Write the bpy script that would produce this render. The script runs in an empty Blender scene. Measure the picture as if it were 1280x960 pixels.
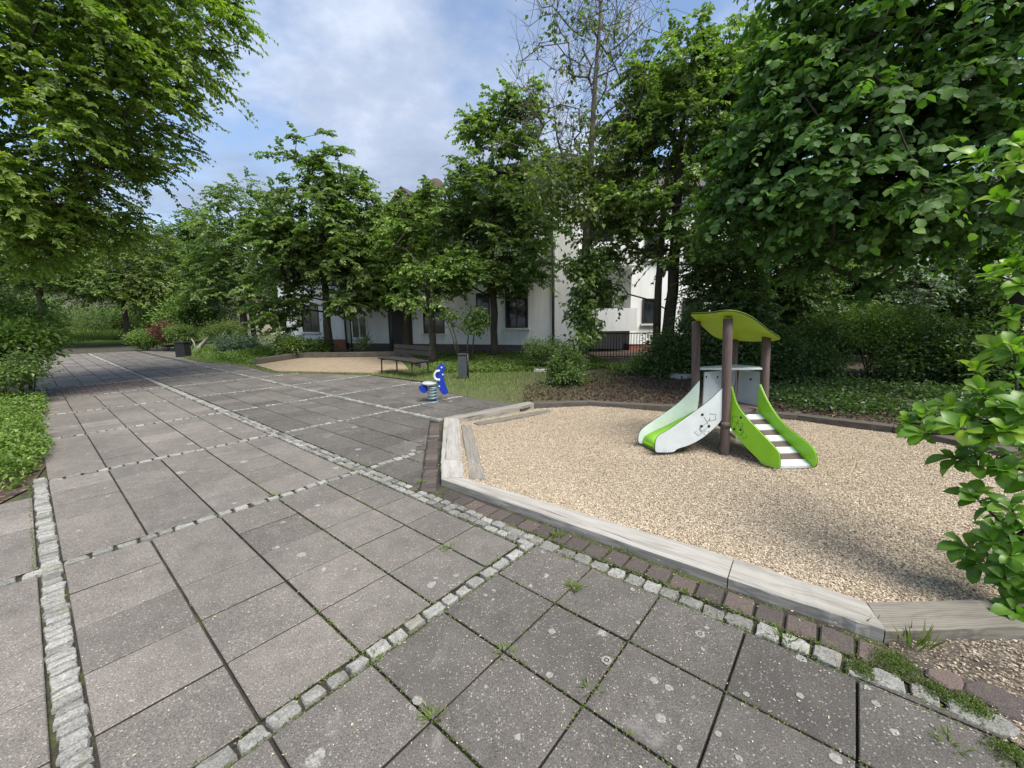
import bpy, math, random
import numpy as np
from mathutils import Vector, Matrix
R = np.random.default_rng(7)
random.seed(7)
S = bpy.context.scene
COL = S.collection
EXPOSURE = 1.0
# ------------------------------------------------------------------ camera model (the photograph's own lens)
F, PITCH, ROLL, H = 508.2, .159223, -.011788, 1.6
_c, _s, _cr, _sr = math.cos(PITCH), math.sin(PITCH), math.cos(ROLL), math.sin(ROLL)
def ray(px, py):
    a = (px - 640) / F; b = (480 - py) / F
    a, b = a * _cr - b * _sr, a * _sr + b * _cr
    return (a, _c + b * _s, -_s + b * _c)
def gp(px, py, z=0.0):
    r = ray(px, py); t = (z - H) / r[2]
    return (r[0] * t, r[1] * t)
def at(px, py, Y):
    r = ray(px, py); t = Y / r[1]
    return np.array((r[0] * t, Y, H + r[2] * t))

# ------------------------------------------------------------------ mesh builder
class MB:
    def __init__(s): s.v = []; s.f = {}; s.a = []; s.n = 0; s.sm = {}; s.mi = {}
    def add(s, verts, faces, val=0.5, smooth=False, mi=0):
        """faces: dict/array/list of equal-length rows, or list of lists"""
        verts = np.asarray(verts, float).reshape(-1, 3)
        off = s.n; s.v.append(verts); s.n += len(verts)
        va = np.asarray(val, float)
        s.a.append(np.full(len(verts), float(va)) if va.ndim == 0 else va)
        if isinstance(faces, np.ndarray): groups = {faces.shape[1]: faces}
        else:
            groups = {}
            for f in faces: groups.setdefault(len(f), []).append(f)
        for k, fs in groups.items():
            fs = np.asarray(fs, int) + off
            s.f.setdefault(k, []).append(fs)
            s.sm.setdefault(k, []).append(np.full(len(fs), smooth))
            s.mi.setdefault(k, []).append(np.full(len(fs), mi))
        return s
    def box(s, lo, hi, val=.5, mi=0, M=None):
        x0, y0, z0 = lo; x1, y1, z1 = hi
        v = np.array([(x0,y0,z0),(x1,y0,z0),(x1,y1,z0),(x0,y1,z0),(x0,y0,z1),(x1,y0,z1),(x1,y1,z1),(x0,y1,z1)], float)
        if M is not None: v = np.array([tuple(M @ Vector(p)) for p in v])
        return s.add(v, [(0,3,2,1),(4,5,6,7),(0,1,5,4),(1,2,6,5),(2,3,7,6),(3,0,4,7)], val, False, mi)
    def prism(s, poly, z0, z1, bev=0.0, val=.5, smooth=False, mi=0, dz=None, side_mi=None):
        p = np.asarray(poly, float); n = len(p)
        if np.sum(p[:, 0] * np.roll(p[:, 1], -1) - p[:, 1] * np.roll(p[:, 0], -1)) < 0: p = p[::-1]
        rings = [(p, z0)]
        if bev > 0: rings += [(p, z1 - bev), (inset(p, bev), z1)]
        else: rings += [(p, z1)]
        V = []
        for q, z in rings:
            zz = np.full(n, z) if (dz is None or z == z0) else z + dz(q)
            V.append(np.column_stack([q, zz]))
        V = np.vstack(V); fs = []
        for r in range(len(rings) - 1):
            for i in range(n):
                j = (i + 1) % n
                fs.append((r*n+i, r*n+j, (r+1)*n+j, (r+1)*n+i))
        fs.append(tuple(range((len(rings)-1)*n, len(rings)*n)))
        fs.append(tuple(range(n-1, -1, -1)))
        s.add(V, fs, val, smooth, mi)
        if side_mi is not None: s.mi[4][-1][:n] = side_mi
        return s
    def tube(s, pts, rad, k=8, val=.5, smooth=True, mi=0, cap=True, jitter=0.0):
        pts = np.asarray(pts, float); m = len(pts)
        rad = np.full(m, float(rad)) if np.ndim(rad) == 0 else np.asarray(rad, float)
        T = np.gradient(pts, axis=0); T /= np.linalg.norm(T, axis=1)[:, None] + 1e-9
        ref = np.array((0, 0, 1.)) if abs(T[0][2]) < .9 else np.array((1., 0, 0))
        u = np.cross(T[0], ref); u /= np.linalg.norm(u)
        V = []
        an = np.linspace(0, 2*np.pi, k, endpoint=False)
        for i in range(m):
            u = u - T[i] * np.dot(u, T[i]); u /= np.linalg.norm(u) + 1e-9
            w = np.cross(T[i], u)
            rr = rad[i] * (1 + (R.normal(0, jitter, k) if jitter else 0))
            V.append(pts[i] + (np.cos(an) * rr)[:, None] * u + (np.sin(an) * rr)[:, None] * w)
        V = np.vstack(V); fs = []
        for i in range(m - 1):
            for j in range(k):
                jj = (j + 1) % k
                fs.append((i*k+j, i*k+jj, (i+1)*k+jj, (i+1)*k+j))
        s.add(V, fs, val, smooth, mi)
        if cap: s.f.setdefault(k, []).append(np.array([list(range(s.n-k, s.n)), list(range(s.n-m*k+k-1, s.n-m*k-1, -1))])); s.sm.setdefault(k, []).append(np.array([False, False])); s.mi.setdefault(k, []).append(np.array([mi, mi]))
        return s
    def plate(s, outline3, thick, val=.5, mi=0):
        """planar outline (N,3) thickened both ways along its normal"""
        p = np.asarray(outline3, float)
        nrm = np.zeros(3)
        for i in range(len(p)): nrm += np.cross(p[i], p[(i+1) % len(p)])
        nrm /= np.linalg.norm(nrm)
        n = len(p); e = thick * .18
        c = p.mean(0)
        ins = p + (c - p) / (np.linalg.norm(c - p, axis=1)[:, None] + 1e-9) * e
        V = np.vstack([ins + nrm*thick/2, p + nrm*(thick/2-e), p - nrm*(thick/2-e), ins - nrm*thick/2])
        fs = [tuple(range(n)), tuple(range(4*n-1, 3*n-1, -1))]
        for r in range(3):
            for i in range(n):
                j = (i+1) % n
                fs.append(((r+1)*n+i, (r+1)*n+j, r*n+j, r*n+i))
        return s.add(V, fs, val, False, mi)
    def build(s, name, mats, parent=None, loc=None):
        me = bpy.data.meshes.new(name)
        V = np.vstack(s.v) if s.v else np.zeros((0, 3))
        if loc is not None: V = V - np.asarray(loc, float)
        idx, start, sm, mi = [], [], [], []; o = 0
        for k in s.f:
            fs = np.vstack(s.f[k]); idx.append(fs.ravel())
            start.append(o + np.arange(len(fs)) * k); o += len(fs) * k
            sm.append(np.concatenate(s.sm[k])); mi.append(np.concatenate(s.mi[k]))
        idx = np.concatenate(idx); start = np.concatenate(start); sm = np.concatenate(sm); mi = np.concatenate(mi)
        me.vertices.add(len(V)); me.vertices.foreach_set('co', V.astype(np.float32).ravel())
        me.loops.add(len(idx)); me.loops.foreach_set('vertex_index', idx.astype(np.int32))
        me.polygons.add(len(start)); me.polygons.foreach_set('loop_start', start.astype(np.int32))
        me.polygons.foreach_set('use_smooth', sm); me.polygons.foreach_set('material_index', mi.astype(np.int32))
        at_ = me.attributes.new('v', 'FLOAT', 'POINT'); at_.data.foreach_set('value', np.concatenate(s.a).astype(np.float32))
        me.update(calc_edges=True)
        for m in (mats if isinstance(mats, (list, tuple)) else [mats]): me.materials.append(m)
        ob = bpy.data.objects.new(name, me); COL.objects.link(ob)
        if loc is not None and parent is None: ob.location = loc
        if parent is not None: ob.parent = parent
        return ob
def inset(p, d):
    n = len(p); out = []
    for i in range(n):
        a, b, c_ = p[i-1], p[i], p[(i+1) % n]
        e1 = (b - a) / (np.linalg.norm(b - a) + 1e-9); e2 = (c_ - b) / (np.linalg.norm(c_ - b) + 1e-9)
        n1 = np.array((-e1[1], e1[0])); n2 = np.array((-e2[1], e2[0]))
        m = n1 + n2; m /= (np.linalg.norm(m) + 1e-9)
        out.append(b + m * d / max(.35, np.dot(m, n1)))
    return np.array(out)
def tag(o, label=None, cat=None, group=None, kind=None):
    if label: o['label'] = label
    if cat: o['category'] = cat
    if group: o['group'] = group
    if kind: o['kind'] = kind
    return o
def empty(name, loc, label, cat, group=None):
    o = bpy.data.objects.new(name, None); COL.objects.link(o); o.location = loc; o.empty_display_size = .2
    return tag(o, label, cat, group)

# ------------------------------------------------------------------ materials
def mat(name):
    m = bpy.data.materials.new(name); m.use_nodes = True
    nt = m.node_tree; nt.nodes.clear()
    out = nt.nodes.new('ShaderNodeOutputMaterial'); b = nt.nodes.new('ShaderNodeBsdfPrincipled')
    nt.links.new(b.outputs[0], out.inputs[0])
    return m, nt, b, out
class N:
    def __init__(s, nt): s.nt = nt
    def n(s, t, **kw):
        nd = s.nt.nodes.new(t)
        for k, v in kw.items(): setattr(nd, k, v)
        return nd
    def put(s, sock, v):
        if hasattr(v, 'is_output') or isinstance(v, bpy.types.NodeSocket): s.nt.links.new(v, sock)
        elif v is not None:
            if sock.type == 'RGBA' and len(v) == 3: v = (*v, 1)
            sock.default_value = v
    def noise(s, vec, scale, detail=4, rough=.55, dist=0.0, out='Fac'):
        nd = s.n('ShaderNodeTexNoise'); s.put(nd.inputs['Vector'], vec); nd.inputs['Scale'].default_value = scale
        nd.inputs['Detail'].default_value = detail; nd.inputs['Roughness'].default_value = rough; nd.inputs['Distortion'].default_value = dist
        return nd.outputs[out]
    def vor(s, vec, scale, feature='F1', out='Distance', rnd=1.0):
        nd = s.n('ShaderNodeTexVoronoi', feature=feature); s.put(nd.inputs['Vector'], vec); nd.inputs['Scale'].default_value = scale
        nd.inputs['Randomness'].default_value = rnd
        return nd.outputs[out]
    def ramp(s, fac, stops, interp='LINEAR'):
        nd = s.n('ShaderNodeValToRGB'); s.put(nd.inputs[0], fac); cr = nd.color_ramp; cr.interpolation = interp
        while len(cr.elements) < len(stops): cr.elements.new(.5)
        for e, (p, c) in zip(cr.elements, stops):
            e.position = p; e.color = (*c, 1) if len(c) == 3 else c
        return nd.outputs[0]
    def step(s, x, a, b):
        nd = s.n('ShaderNodeMapRange', interpolation_type='SMOOTHSTEP'); s.put(nd.inputs[0], x)
        nd.inputs[1].default_value = a; nd.inputs[2].default_value = b
        return nd.outputs[0]
    def mix(s, fac, a, b, mode='MIX'):
        nd = s.n('ShaderNodeMix', data_type='RGBA', blend_type=mode)
        s.put(nd.inputs[0], fac); s.put(nd.inputs[6], a); s.put(nd.inputs[7], b)
        return nd.outputs[2]
    def math(s, op, a, b=None):
        nd = s.n('ShaderNodeMath', operation=op); s.put(nd.inputs[0], a)
        if b is not None: s.put(nd.inputs[1], b)
        return nd.outputs[0]
    def vmul(s, vec, v):
        nd = s.n('ShaderNodeVectorMath', operation='MULTIPLY'); s.put(nd.inputs[0], vec); nd.inputs[1].default_value = v
        return nd.outputs[0]
    def obj(s): return s.n('ShaderNodeTexCoord').outputs['Object']
    def pos(s): return s.n('ShaderNodeNewGeometry').outputs['Position']
    def attr(s, name='v'): return s.n('ShaderNodeAttribute', attribute_name=name).outputs['Fac']
    def bump(s, h, strength, dist=.01):
        nd = s.n('ShaderNodeBump'); s.put(nd.inputs['Height'], h); nd.inputs['Strength'].default_value = strength; nd.inputs['Distance'].default_value = dist
        return nd.outputs[0]
def setp(b, **kw):
    for k, v in kw.items():
        i = b.inputs[k.replace('_', ' ')]
        if isinstance(v, tuple) and len(v) == 3 and i.type == 'RGBA': v = (*v, 1)
        i.default_value = v
def plain(name, col, rough=.5, metal=0, var=.12, scale=8, bump=0.0, bscale=60, spec=.5):
    m, nt, b, o = mat(name); n = N(nt); v = n.obj()
    f = n.noise(v, scale, 5, .6)
    dk = tuple(c * (1 - var) for c in col); lt = tuple(min(1, c * (1 + var)) for c in col)
    n.put(b.inputs['Base Color'], n.ramp(f, [(.3, dk), (.7, lt)]))
    setp(b, Roughness=rough, Metallic=metal); b.inputs['Specular IOR Level'].default_value = spec
    if bump: n.put(b.inputs['Normal'], n.bump(n.noise(v, bscale, 4, .6), bump, .004))
    return m
def leaf_mat(name, cols, trans=.3, rough=.42, tcol=None, spec=.5):
    """cols: dark, mid, light, accent chosen per leaf"""
    m, nt, b, o = mat(name); n = N(nt); a = n.attr()
    c = n.ramp(a, [(0, cols[0]), (.4, cols[1]), (.75, cols[2]), (1, cols[3])])
    n.put(b.inputs['Base Color'], c); setp(b, Roughness=rough); b.inputs['Specular IOR Level'].default_value = spec
    t = n.n('ShaderNodeBsdfTranslucent'); tc = n.mix(1.0, c, tcol or (1.0, 1.25, .35), 'MULTIPLY'); n.put(t.inputs[0], n.mix(1.0, tc, (1.6, 1.6, 1.6), 'MULTIPLY'))
    mx = n.n('ShaderNodeMixShader'); mx.inputs[0].default_value = trans
    nt.links.new(b.outputs[0], mx.inputs[1]); nt.links.new(t.outputs[0], mx.inputs[2]); nt.links.new(mx.outputs[0], o.inputs[0])
    return m
def bark(name, col):
    m, nt, b, o = mat(name); n = N(nt); v = n.vmul(n.pos(), (14, 14, 2.2))
    f = n.noise(v, 1.3, 6, .65, .6)
    g = n.noise(n.pos(), 2.5, 3)
    c = n.ramp(f, [(.3, tuple(x*.45 for x in col)), (.55, col), (.75, tuple(x*1.6 for x in col))])
    n.put(b.inputs['Base Color'], n.mix(n.step(g, .5, .75), c, (.05, .06, .025))); setp(b, Roughness=.9)
    n.put(b.inputs['Normal'], n.bump(f, .8, .03)); return m

M = {}
M['bark'] = bark('bark', (.07, .055, .042)); M['bark_grey'] = bark('bark_grey', (.12, .10, .08))
M['leaf_bright'] = leaf_mat('leaf_bright', [(.075,.115,.02),(.14,.205,.034),(.21,.28,.048),(.30,.36,.08)], .45, .5)
M['leaf_mid'] = leaf_mat('leaf_mid', [(.055,.09,.026),(.105,.16,.046),(.165,.23,.068),(.24,.30,.10)], .42, .45)
M['leaf_dark'] = leaf_mat('leaf_dark', [(.036,.066,.02),(.066,.115,.032),(.105,.165,.046),(.16,.22,.07)], .36, .42)
M['leaf_olive'] = leaf_mat('leaf_olive', [(.058,.085,.022),(.105,.145,.036),(.16,.205,.05),(.22,.26,.08)], .4, .5)
M['leaf_lime_tree'] = leaf_mat('leaf_lime_tree', [(.034,.074,.022),(.068,.138,.036),(.115,.205,.05),(.19,.30,.07)], .38, .55, spec=.25)
M['leaf_magnolia'] = leaf_mat('leaf_magnolia', [(.05,.12,.018),(.085,.18,.024),(.135,.25,.03),(.25,.35,.045)], .38, .4)
M['leaf_blue'] = leaf_mat('leaf_blue', [(.05,.085,.05),(.09,.14,.08),(.13,.19,.11),(.19,.25,.15)], .2, .5)
M['leaf_red'] = leaf_mat('leaf_red', [(.06,.02,.018),(.12,.04,.03),(.17,.09,.05),(.12,.14,.04)], .25, .5, (1.2,.8,.5))
M['leaf_cover'] = leaf_mat('leaf_cover', [(.06,.11,.018),(.10,.17,.028),(.15,.23,.04),(.26,.33,.09)], .3, .5)
M['grass'] = leaf_mat('grass', [(.06,.10,.018),(.10,.155,.028),(.15,.205,.036),(.24,.24,.08)], .3, .6)

# paving slabs
m, nt, b, o = mat('concrete_slab'); n = N(nt); p = n.pos(); a = n.attr()
base = n.ramp(a, [(0, (.071,.067,.061)), (.5, (.137,.127,.115)), (1, (.238,.216,.196))])
sp = n.noise(p, 170, 3, .8); v3 = n.n('ShaderNodeTexVoronoi'); n.put(v3.inputs['Vector'], p); v3.inputs['Scale'].default_value = 105
s3 = n.n('ShaderNodeSeparateColor'); n.put(s3.inputs[0], v3.outputs['Color']); agg = n.math('MULTIPLY', n.step(s3.outputs[0], .70, .95), n.step(v3.outputs['Distance'], .5, .25)); pit_ = n.math('MULTIPLY', n.step(s3.outputs[1], .72, .95), n.step(v3.outputs['Distance'], .5, .2)); big = n.noise(p, 1.1, 5, .6); mid = n.noise(p, 9, 5, .65)
c = n.mix(1.0, base, n.ramp(sp, [(.30, (.30,.29,.29)), (.44, (.8,.79,.79)), (.54, (1.05,1.04,1.03)), (.64, (1.5,1.47,1.45)), (.72, (2.6,2.5,2.4))]), 'MULTIPLY')
c = n.mix(n.math('MULTIPLY', agg, .55), c, (.46,.43,.40)); c = n.mix(n.math('MULTIPLY', pit_, .6), c, (.04,.037,.034))
c = n.mix(1.0, c, n.ramp(big, [(.3, (.8,.8,.8)), (.7, (1.18,1.17,1.16))]), 'MULTIPLY')
c = n.mix(1.0, c, n.ramp(mid, [(.3, (.84,.84,.84)), (.7, (1.12,1.12,1.12))]), 'MULTIPLY')
wp = n.n('ShaderNodeVectorMath', operation='ADD'); n.put(wp.inputs[0], p); n.put(wp.inputs[1], n.vmul(n.noise(p, 22, 3, .6, 0, 'Color'), (.05,.05,.05)))
v1 = n.n('ShaderNodeTexVoronoi'); n.put(v1.inputs['Vector'], n.vmul(wp.outputs[0], (1,1,.02))); v1.inputs['Scale'].default_value = 4.2
sel = n.n('ShaderNodeSeparateColor'); n.put(sel.inputs[0], v1.outputs['Color'])
rad = n.math('MULTIPLY', n.step(sel.outputs[0], .72, 1.0), .19)
lich = n.step(n.math('SUBTRACT', v1.outputs['Distance'], rad), .012, -.012)
lich = n.math('MULTIPLY', lich, n.step(n.noise(p, 60, 3, .7), .3, .6))
c = n.mix(n.math('MULTIPLY', lich, .6), c, (.40,.40,.37))
v2 = n.n('ShaderNodeTexVoronoi'); n.put(v2.inputs['Vector'], n.vmul(wp.outputs[0], (1,1,.02))); v2.inputs['Scale'].default_value = 11
s2 = n.n('ShaderNodeSeparateColor'); n.put(s2.inputs[0], v2.outputs['Color'])
l2 = n.step(n.math('SUBTRACT', v2.outputs['Distance'], n.math('MULTIPLY', n.step(s2.outputs[1], .84, 1.0), .17)), .02, -.02)
c = n.mix(n.math('MULTIPLY', l2, .5), c, (.42,.41,.38))
stain = n.step(n.noise(p, 2.3, 6, .7, .8), .60, .74)
c = n.mix(n.math('MULTIPLY', stain, .38), c, (.33,.31,.30))
n.put(b.inputs['Base Color'], c); setp(b, Roughness=.85); b.inputs['Specular IOR Level'].default_value = .3
n.put(b.inputs['Normal'], n.bump(n.math('ADD', sp, n.math('MULTIPLY', mid, .4)), .6, .004)); M['slab'] = m

m, nt, b, o = mat('joint_soil'); n = N(nt); p = n.pos()
f = n.noise(p, 3.2, 6, .65, .4); g = n.noise(p, 90, 4, .7)
c = n.ramp(g, [(.3, (.015,.013,.011)), (.6, (.04,.034,.028)), (.8, (.09,.075,.058))])
c = n.mix(n.step(f, .47, .62), c, n.ramp(g, [(.3, (.03,.036,.012)), (.7, (.09,.095,.028))]))
n.put(b.inputs['Base Color'], c); setp(b, Roughness=.95); n.put(b.inputs['Normal'], n.bump(g, .8, .01)); M['joint'] = m

m, nt, b, o = mat('granite_sett'); n = N(nt); p = n.pos(); a = n.attr()
g = n.noise(p, 130, 3, .7); f = n.noise(p, 24, 5, .65)
c = n.ramp(a, [(0, (.10,.096,.085)), (.5, (.19,.187,.173)), (1, (.32,.315,.297))])
c = n.mix(1.0, c, n.ramp(g, [(.3, (.45,.45,.46)), (.5, (1,1,1)), (.72, (1.35,1.35,1.35))]), 'MULTIPLY')
c = n.mix(1.0, c, n.ramp(f, [(.3, (.72,.72,.70)), (.65, (1.1,1.1,1.1))]), 'MULTIPLY')
c = n.mix(n.math('MULTIPLY', n.step(n.noise(p, 7, 5, .7), .54, .7), .55), c, (.22,.20,.09))
n.put(b.inputs['Base Color'], c); setp(b, Roughness=.8); n.put(b.inputs['Normal'], n.bump(n.math('ADD', f, n.math('MULTIPLY', g, .3)), .9, .012)); M['sett'] = m

m, nt, b, o = mat('brown_paver'); n = N(nt); p = n.pos(); a = n.attr()
g = n.noise(p, 150, 3, .7); f = n.noise(p, 12, 5, .65)
c = n.ramp(a, [(0, (.045,.039,.037)), (.6, (.078,.063,.057)), (1, (.125,.092,.08))])
c = n.mix(1.0, c, n.ramp(g, [(.3, (.5,.5,.5)), (.5, (1,1,1)), (.72, (1.7,1.6,1.55))]), 'MULTIPLY')
c = n.mix(n.math('MULTIPLY', n.step(f, .56, .72), .5), c, (.13,.13,.05))
n.put(b.inputs['Base Color'], c); setp(b, Roughness=.9); n.put(b.inputs['Normal'], n.bump(n.math('ADD', f, g), .7, .008)); M['paver'] = m

m, nt, b, o = mat('gravel_bed'); n = N(nt); p = n.pos()
v = n.n('ShaderNodeTexVoronoi'); n.put(v.inputs['Vector'], p); v.inputs['Scale'].default_value = 85
sc = n.n('ShaderNodeSeparateColor'); n.put(sc.inputs[0], v.outputs['Color'])
c = n.ramp(sc.outputs[0], [(0, (.10,.075,.05)), (.25, (.235,.18,.125)), (.55, (.35,.28,.195)), (.85, (.49,.415,.31)), (1, (.64,.58,.48))])
c = n.mix(1.0, c, n.ramp(n.noise(p, .8, 4), [(.3, (.82,.8,.78)), (.7, (1.1,1.1,1.1))]), 'MULTIPLY')
c = n.mix(n.step(v.outputs['Distance'], .5, .8), c, (.09,.06,.04))
n.put(b.inputs['Base Color'], c); setp(b, Roughness=.8); n.put(b.inputs['Normal'], n.bump(v.outputs['Distance'], -1.0, .01)); M['gravel'] = m
m, nt, b, o = mat('gravel_chip'); n = N(nt); a = n.attr()
n.put(b.inputs['Base Color'], n.ramp(a, [(0, (.10,.072,.05)), (.2, (.225,.17,.115)), (.5, (.375,.305,.21)), (.8, (.53,.45,.335)), (1, (.68,.61,.50))])); setp(b, Roughness=.7); M['chip'] = m

m, nt, b, o = mat('weathered_wood'); n = N(nt); v = n.obj(); a = n.attr()
st = n.vmul(v, (1.3, 16, 16)); f = n.noise(st, 1.6, 6, .6, .7)
wv = n.n('ShaderNodeTexWave', wave_type='BANDS', bands_direction='Y'); n.put(wv.inputs['Vector'], n.vmul(v, (.5, 5, 5))); wv.inputs['Scale'].default_value = 5; wv.inputs['Distortion'].default_value = 7; wv.inputs['Detail'].default_value = 3; wv.inputs['Detail Scale'].default_value = .8
c = n.ramp(a, [(0, (.050,.041,.031)), (.5, (.18,.165,.138)), (1, (.37,.355,.325))])
c = n.mix(1.0, c, n.ramp(f, [(.28, (.62,.6,.58)), (.55, (1.02,1.02,1.02)), (.75, (1.18,1.18,1.18))]), 'MULTIPLY')
c = n.mix(1.0, c, n.ramp(wv.outputs[0], [(.0, (.72,.71,.69)), (.35, (1,1,1)), (1, (1.06,1.06,1.06))]), 'MULTIPLY')
cr = n.step(n.noise(n.vmul(v, (1.1, 30, 30)), 1.0, 3, .5, .4), .34, .28)
c = n.mix(n.math('MULTIPLY', cr, .8), c, (.05,.045,.04))
kv = n.n('ShaderNodeTexVoronoi'); n.put(kv.inputs['Vector'], n.vmul(v, (1.0, 1.6, .01))); kv.inputs['Scale'].default_value = 2.3; kn = n.n('ShaderNodeMath', operation='SINE'); n.put(kn.inputs[0], n.math('MULTIPLY', n.math('ADD', kv.outputs['Distance'], n.math('MULTIPLY', n.noise(v, 6, 3), .12)), 95.0))
ring = n.math('MULTIPLY', n.step(kn.outputs[0], .3, 1.0), n.step(kv.outputs['Distance'], .26, .08)); c = n.mix(n.math('MULTIPLY', ring, .38), c, (.09,.08,.065))
dirt = n.step(n.noise(v, 5, 5, .7), .58, .75); c = n.mix(n.math('MULTIPLY', dirt, .35), c, (.15,.14,.09))
n.put(b.inputs['Base Color'], c); setp(b, Roughness=.85); n.put(b.inputs['Normal'], n.bump(f, .5, .008)); M['wood'] = m

m, nt, b, o = mat('leaf_litter_soil'); n = N(nt); p = n.pos()
v = n.n('ShaderNodeTexVoronoi'); n.put(v.inputs['Vector'], p); v.inputs['Scale'].default_value = 26
sc = n.n('ShaderNodeSeparateColor'); n.put(sc.inputs[0], v.outputs['Color'])
c = n.ramp(sc.outputs[0], [(0, (.02,.015,.011)), (.4, (.045,.032,.022)), (.75, (.085,.06,.04)), (1, (.16,.12,.08))])
n.put(b.inputs['Base Color'], c); setp(b, Roughness=.95); n.put(b.inputs['Normal'], n.bump(v.outputs['Distance'], -.8, .02)); M['soil'] = m
m, nt, b, o = mat('gravelly_soil'); n = N(nt); p = n.pos(); v = n.n('ShaderNodeTexVoronoi'); n.put(v.inputs['Vector'], p); v.inputs['Scale'].default_value = 95; sc = n.n('ShaderNodeSeparateColor'); n.put(sc.inputs[0], v.outputs['Color'])
c = n.ramp(sc.outputs[0], [(0, (.03,.023,.017)), (.5, (.085,.065,.045)), (.8, (.22,.18,.13)), (1, (.42,.37,.30))]); n.put(b.inputs['Base Color'], n.mix(n.step(n.noise(p, 5, 4), .4, .65), c, (.05,.04,.028))); setp(b, Roughness=.95); n.put(b.inputs['Normal'], n.bump(v.outputs['Distance'], -.9, .01)); M['gravelly_soil'] = m
m, nt, b, o = mat('lawn_soil'); n = N(nt); p = n.pos()
c = n.ramp(n.noise(p, 30, 5, .7), [(.3, (.04,.05,.015)), (.6, (.085,.10,.03)), (.8, (.15,.13,.06))])
sx_ = n.n('ShaderNodeSeparateXYZ'); n.put(sx_.inputs[0], p)
bare = n.math('MULTIPLY', n.step(n.math('ADD', n.math('MULTIPLY', sx_.outputs[0], .35), n.noise(p, 1.3, 5, .7)), .35, .85), n.step(n.math('MULTIPLY', sx_.outputs[1], -1.0), -15.5, -12.0))
c = n.mix(bare, c, n.ramp(n.noise(p, 36, 5, .7), [(.3, (.035,.027,.018)), (.55, (.08,.06,.04)), (.75, (.15,.115,.075))]))
n.put(b.inputs['Base Color'], c); setp(b, Roughness=.95); n.put(b.inputs['Normal'], n.bump(n.noise(p, 40, 4), .6, .02)); M['lawn'] = m
M['litter'] = plain('petal', (.52,.45,.30), .8)
M['dry_leaf'] = leaf_mat('dry_leaf', [(.035,.022,.014),(.07,.046,.028),(.12,.085,.048),(.22,.17,.10)], .1, .8, (1,.8,.5))
M['sand'] = plain('sand', (.25,.195,.13), .95, var=.2, scale=6, bump=.5, bscale=120)

def wall_mat(name, col):
    m, nt, b, o = mat(name); n = N(nt); p = n.pos()
    f = n.noise(p, .7, 6, .6); st = n.noise(n.vmul(p, (3, 3, .35)), 1.4, 5, .6)
    c = n.mix(1.0, col, n.ramp(f, [(.3, (.88,.88,.87)), (.7, (1.04,1.04,1.04))]), 'MULTIPLY')
    c = n.mix(1.0, c, n.ramp(st, [(.35, (.9,.9,.88)), (.6, (1,1,1))]), 'MULTIPLY')
    n.put(b.inputs['Base Color'], c); setp(b, Roughness=.9); n.put(b.inputs['Normal'], n.bump(n.noise(p, 55, 4, .6), .35, .006)); return m
M['plaster'] = wall_mat('plaster', (.80,.81,.80)); M['plaster_tan'] = wall_mat('plaster_tan', (.40,.33,.27)); M['plaster_pale'] = wall_mat('plaster_pale', (.62,.63,.62))
M['plinth'] = plain('plinth', (.10,.08,.075), .9, var=.2, bump=.4); M['brick'] = plain('brick', (.23,.085,.06), .9, var=.25, scale=14, bump=.4)
m, nt, b, o = mat('roof_tile'); n = N(nt); p = n.pos()
w = n.n('ShaderNodeTexWave', bands_direction='Z'); n.put(w.inputs['Vector'], p); w.inputs['Scale'].default_value = 1.6
c = n.mix(1.0, n.ramp(n.noise(p, 3, 5), [(.3, (.045,.038,.036)), (.7, (.09,.075,.068))]), n.ramp(w.outputs[0], [(0, (.5,.5,.5)), (.3, (1,1,1))]), 'MULTIPLY')
n.put(b.inputs['Base Color'], c); setp(b, Roughness=.8); n.put(b.inputs['Normal'], n.bump(w.outputs[0], .6, .03)); M['roof'] = m
m, nt, b, o = mat('window_glass'); n = N(nt)
n.put(b.inputs['Base Color'], n.ramp(n.noise(n.pos(), 2.2, 3), [(.35, (.012,.014,.016)), (.7, (.04,.045,.048))])); setp(b, Roughness=.06); b.inputs['Specular IOR Level'].default_value = .6; M['glass'] = m
M['frame_white'] = plain('frame_white', (.70,.70,.68), .5); M['frame_dark'] = plain('frame_dark', (.03,.028,.027), .5)
M['sill'] = plain('sill', (.55,.55,.54), .7); M['pipe'] = plain('pipe', (.16,.17,.175), .45, .6)
M['metal_dark'] = plain('metal_dark', (.022,.023,.024), .45, .3, bump=.15); M['metal_grey'] = plain('metal_grey', (.07,.075,.08), .5, .4, var=.2, bump=.15)
M['concrete'] = plain('concrete', (.36,.35,.33), .9, var=.2, bump=.4); M['stone'] = plain('stone', (.40,.39,.36), .9, var=.2, scale=12, bump=.7, bscale=18)
M['awning'] = plain('awning', (.035,.036,.036), .7, var=.25, bump=.3)
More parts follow.
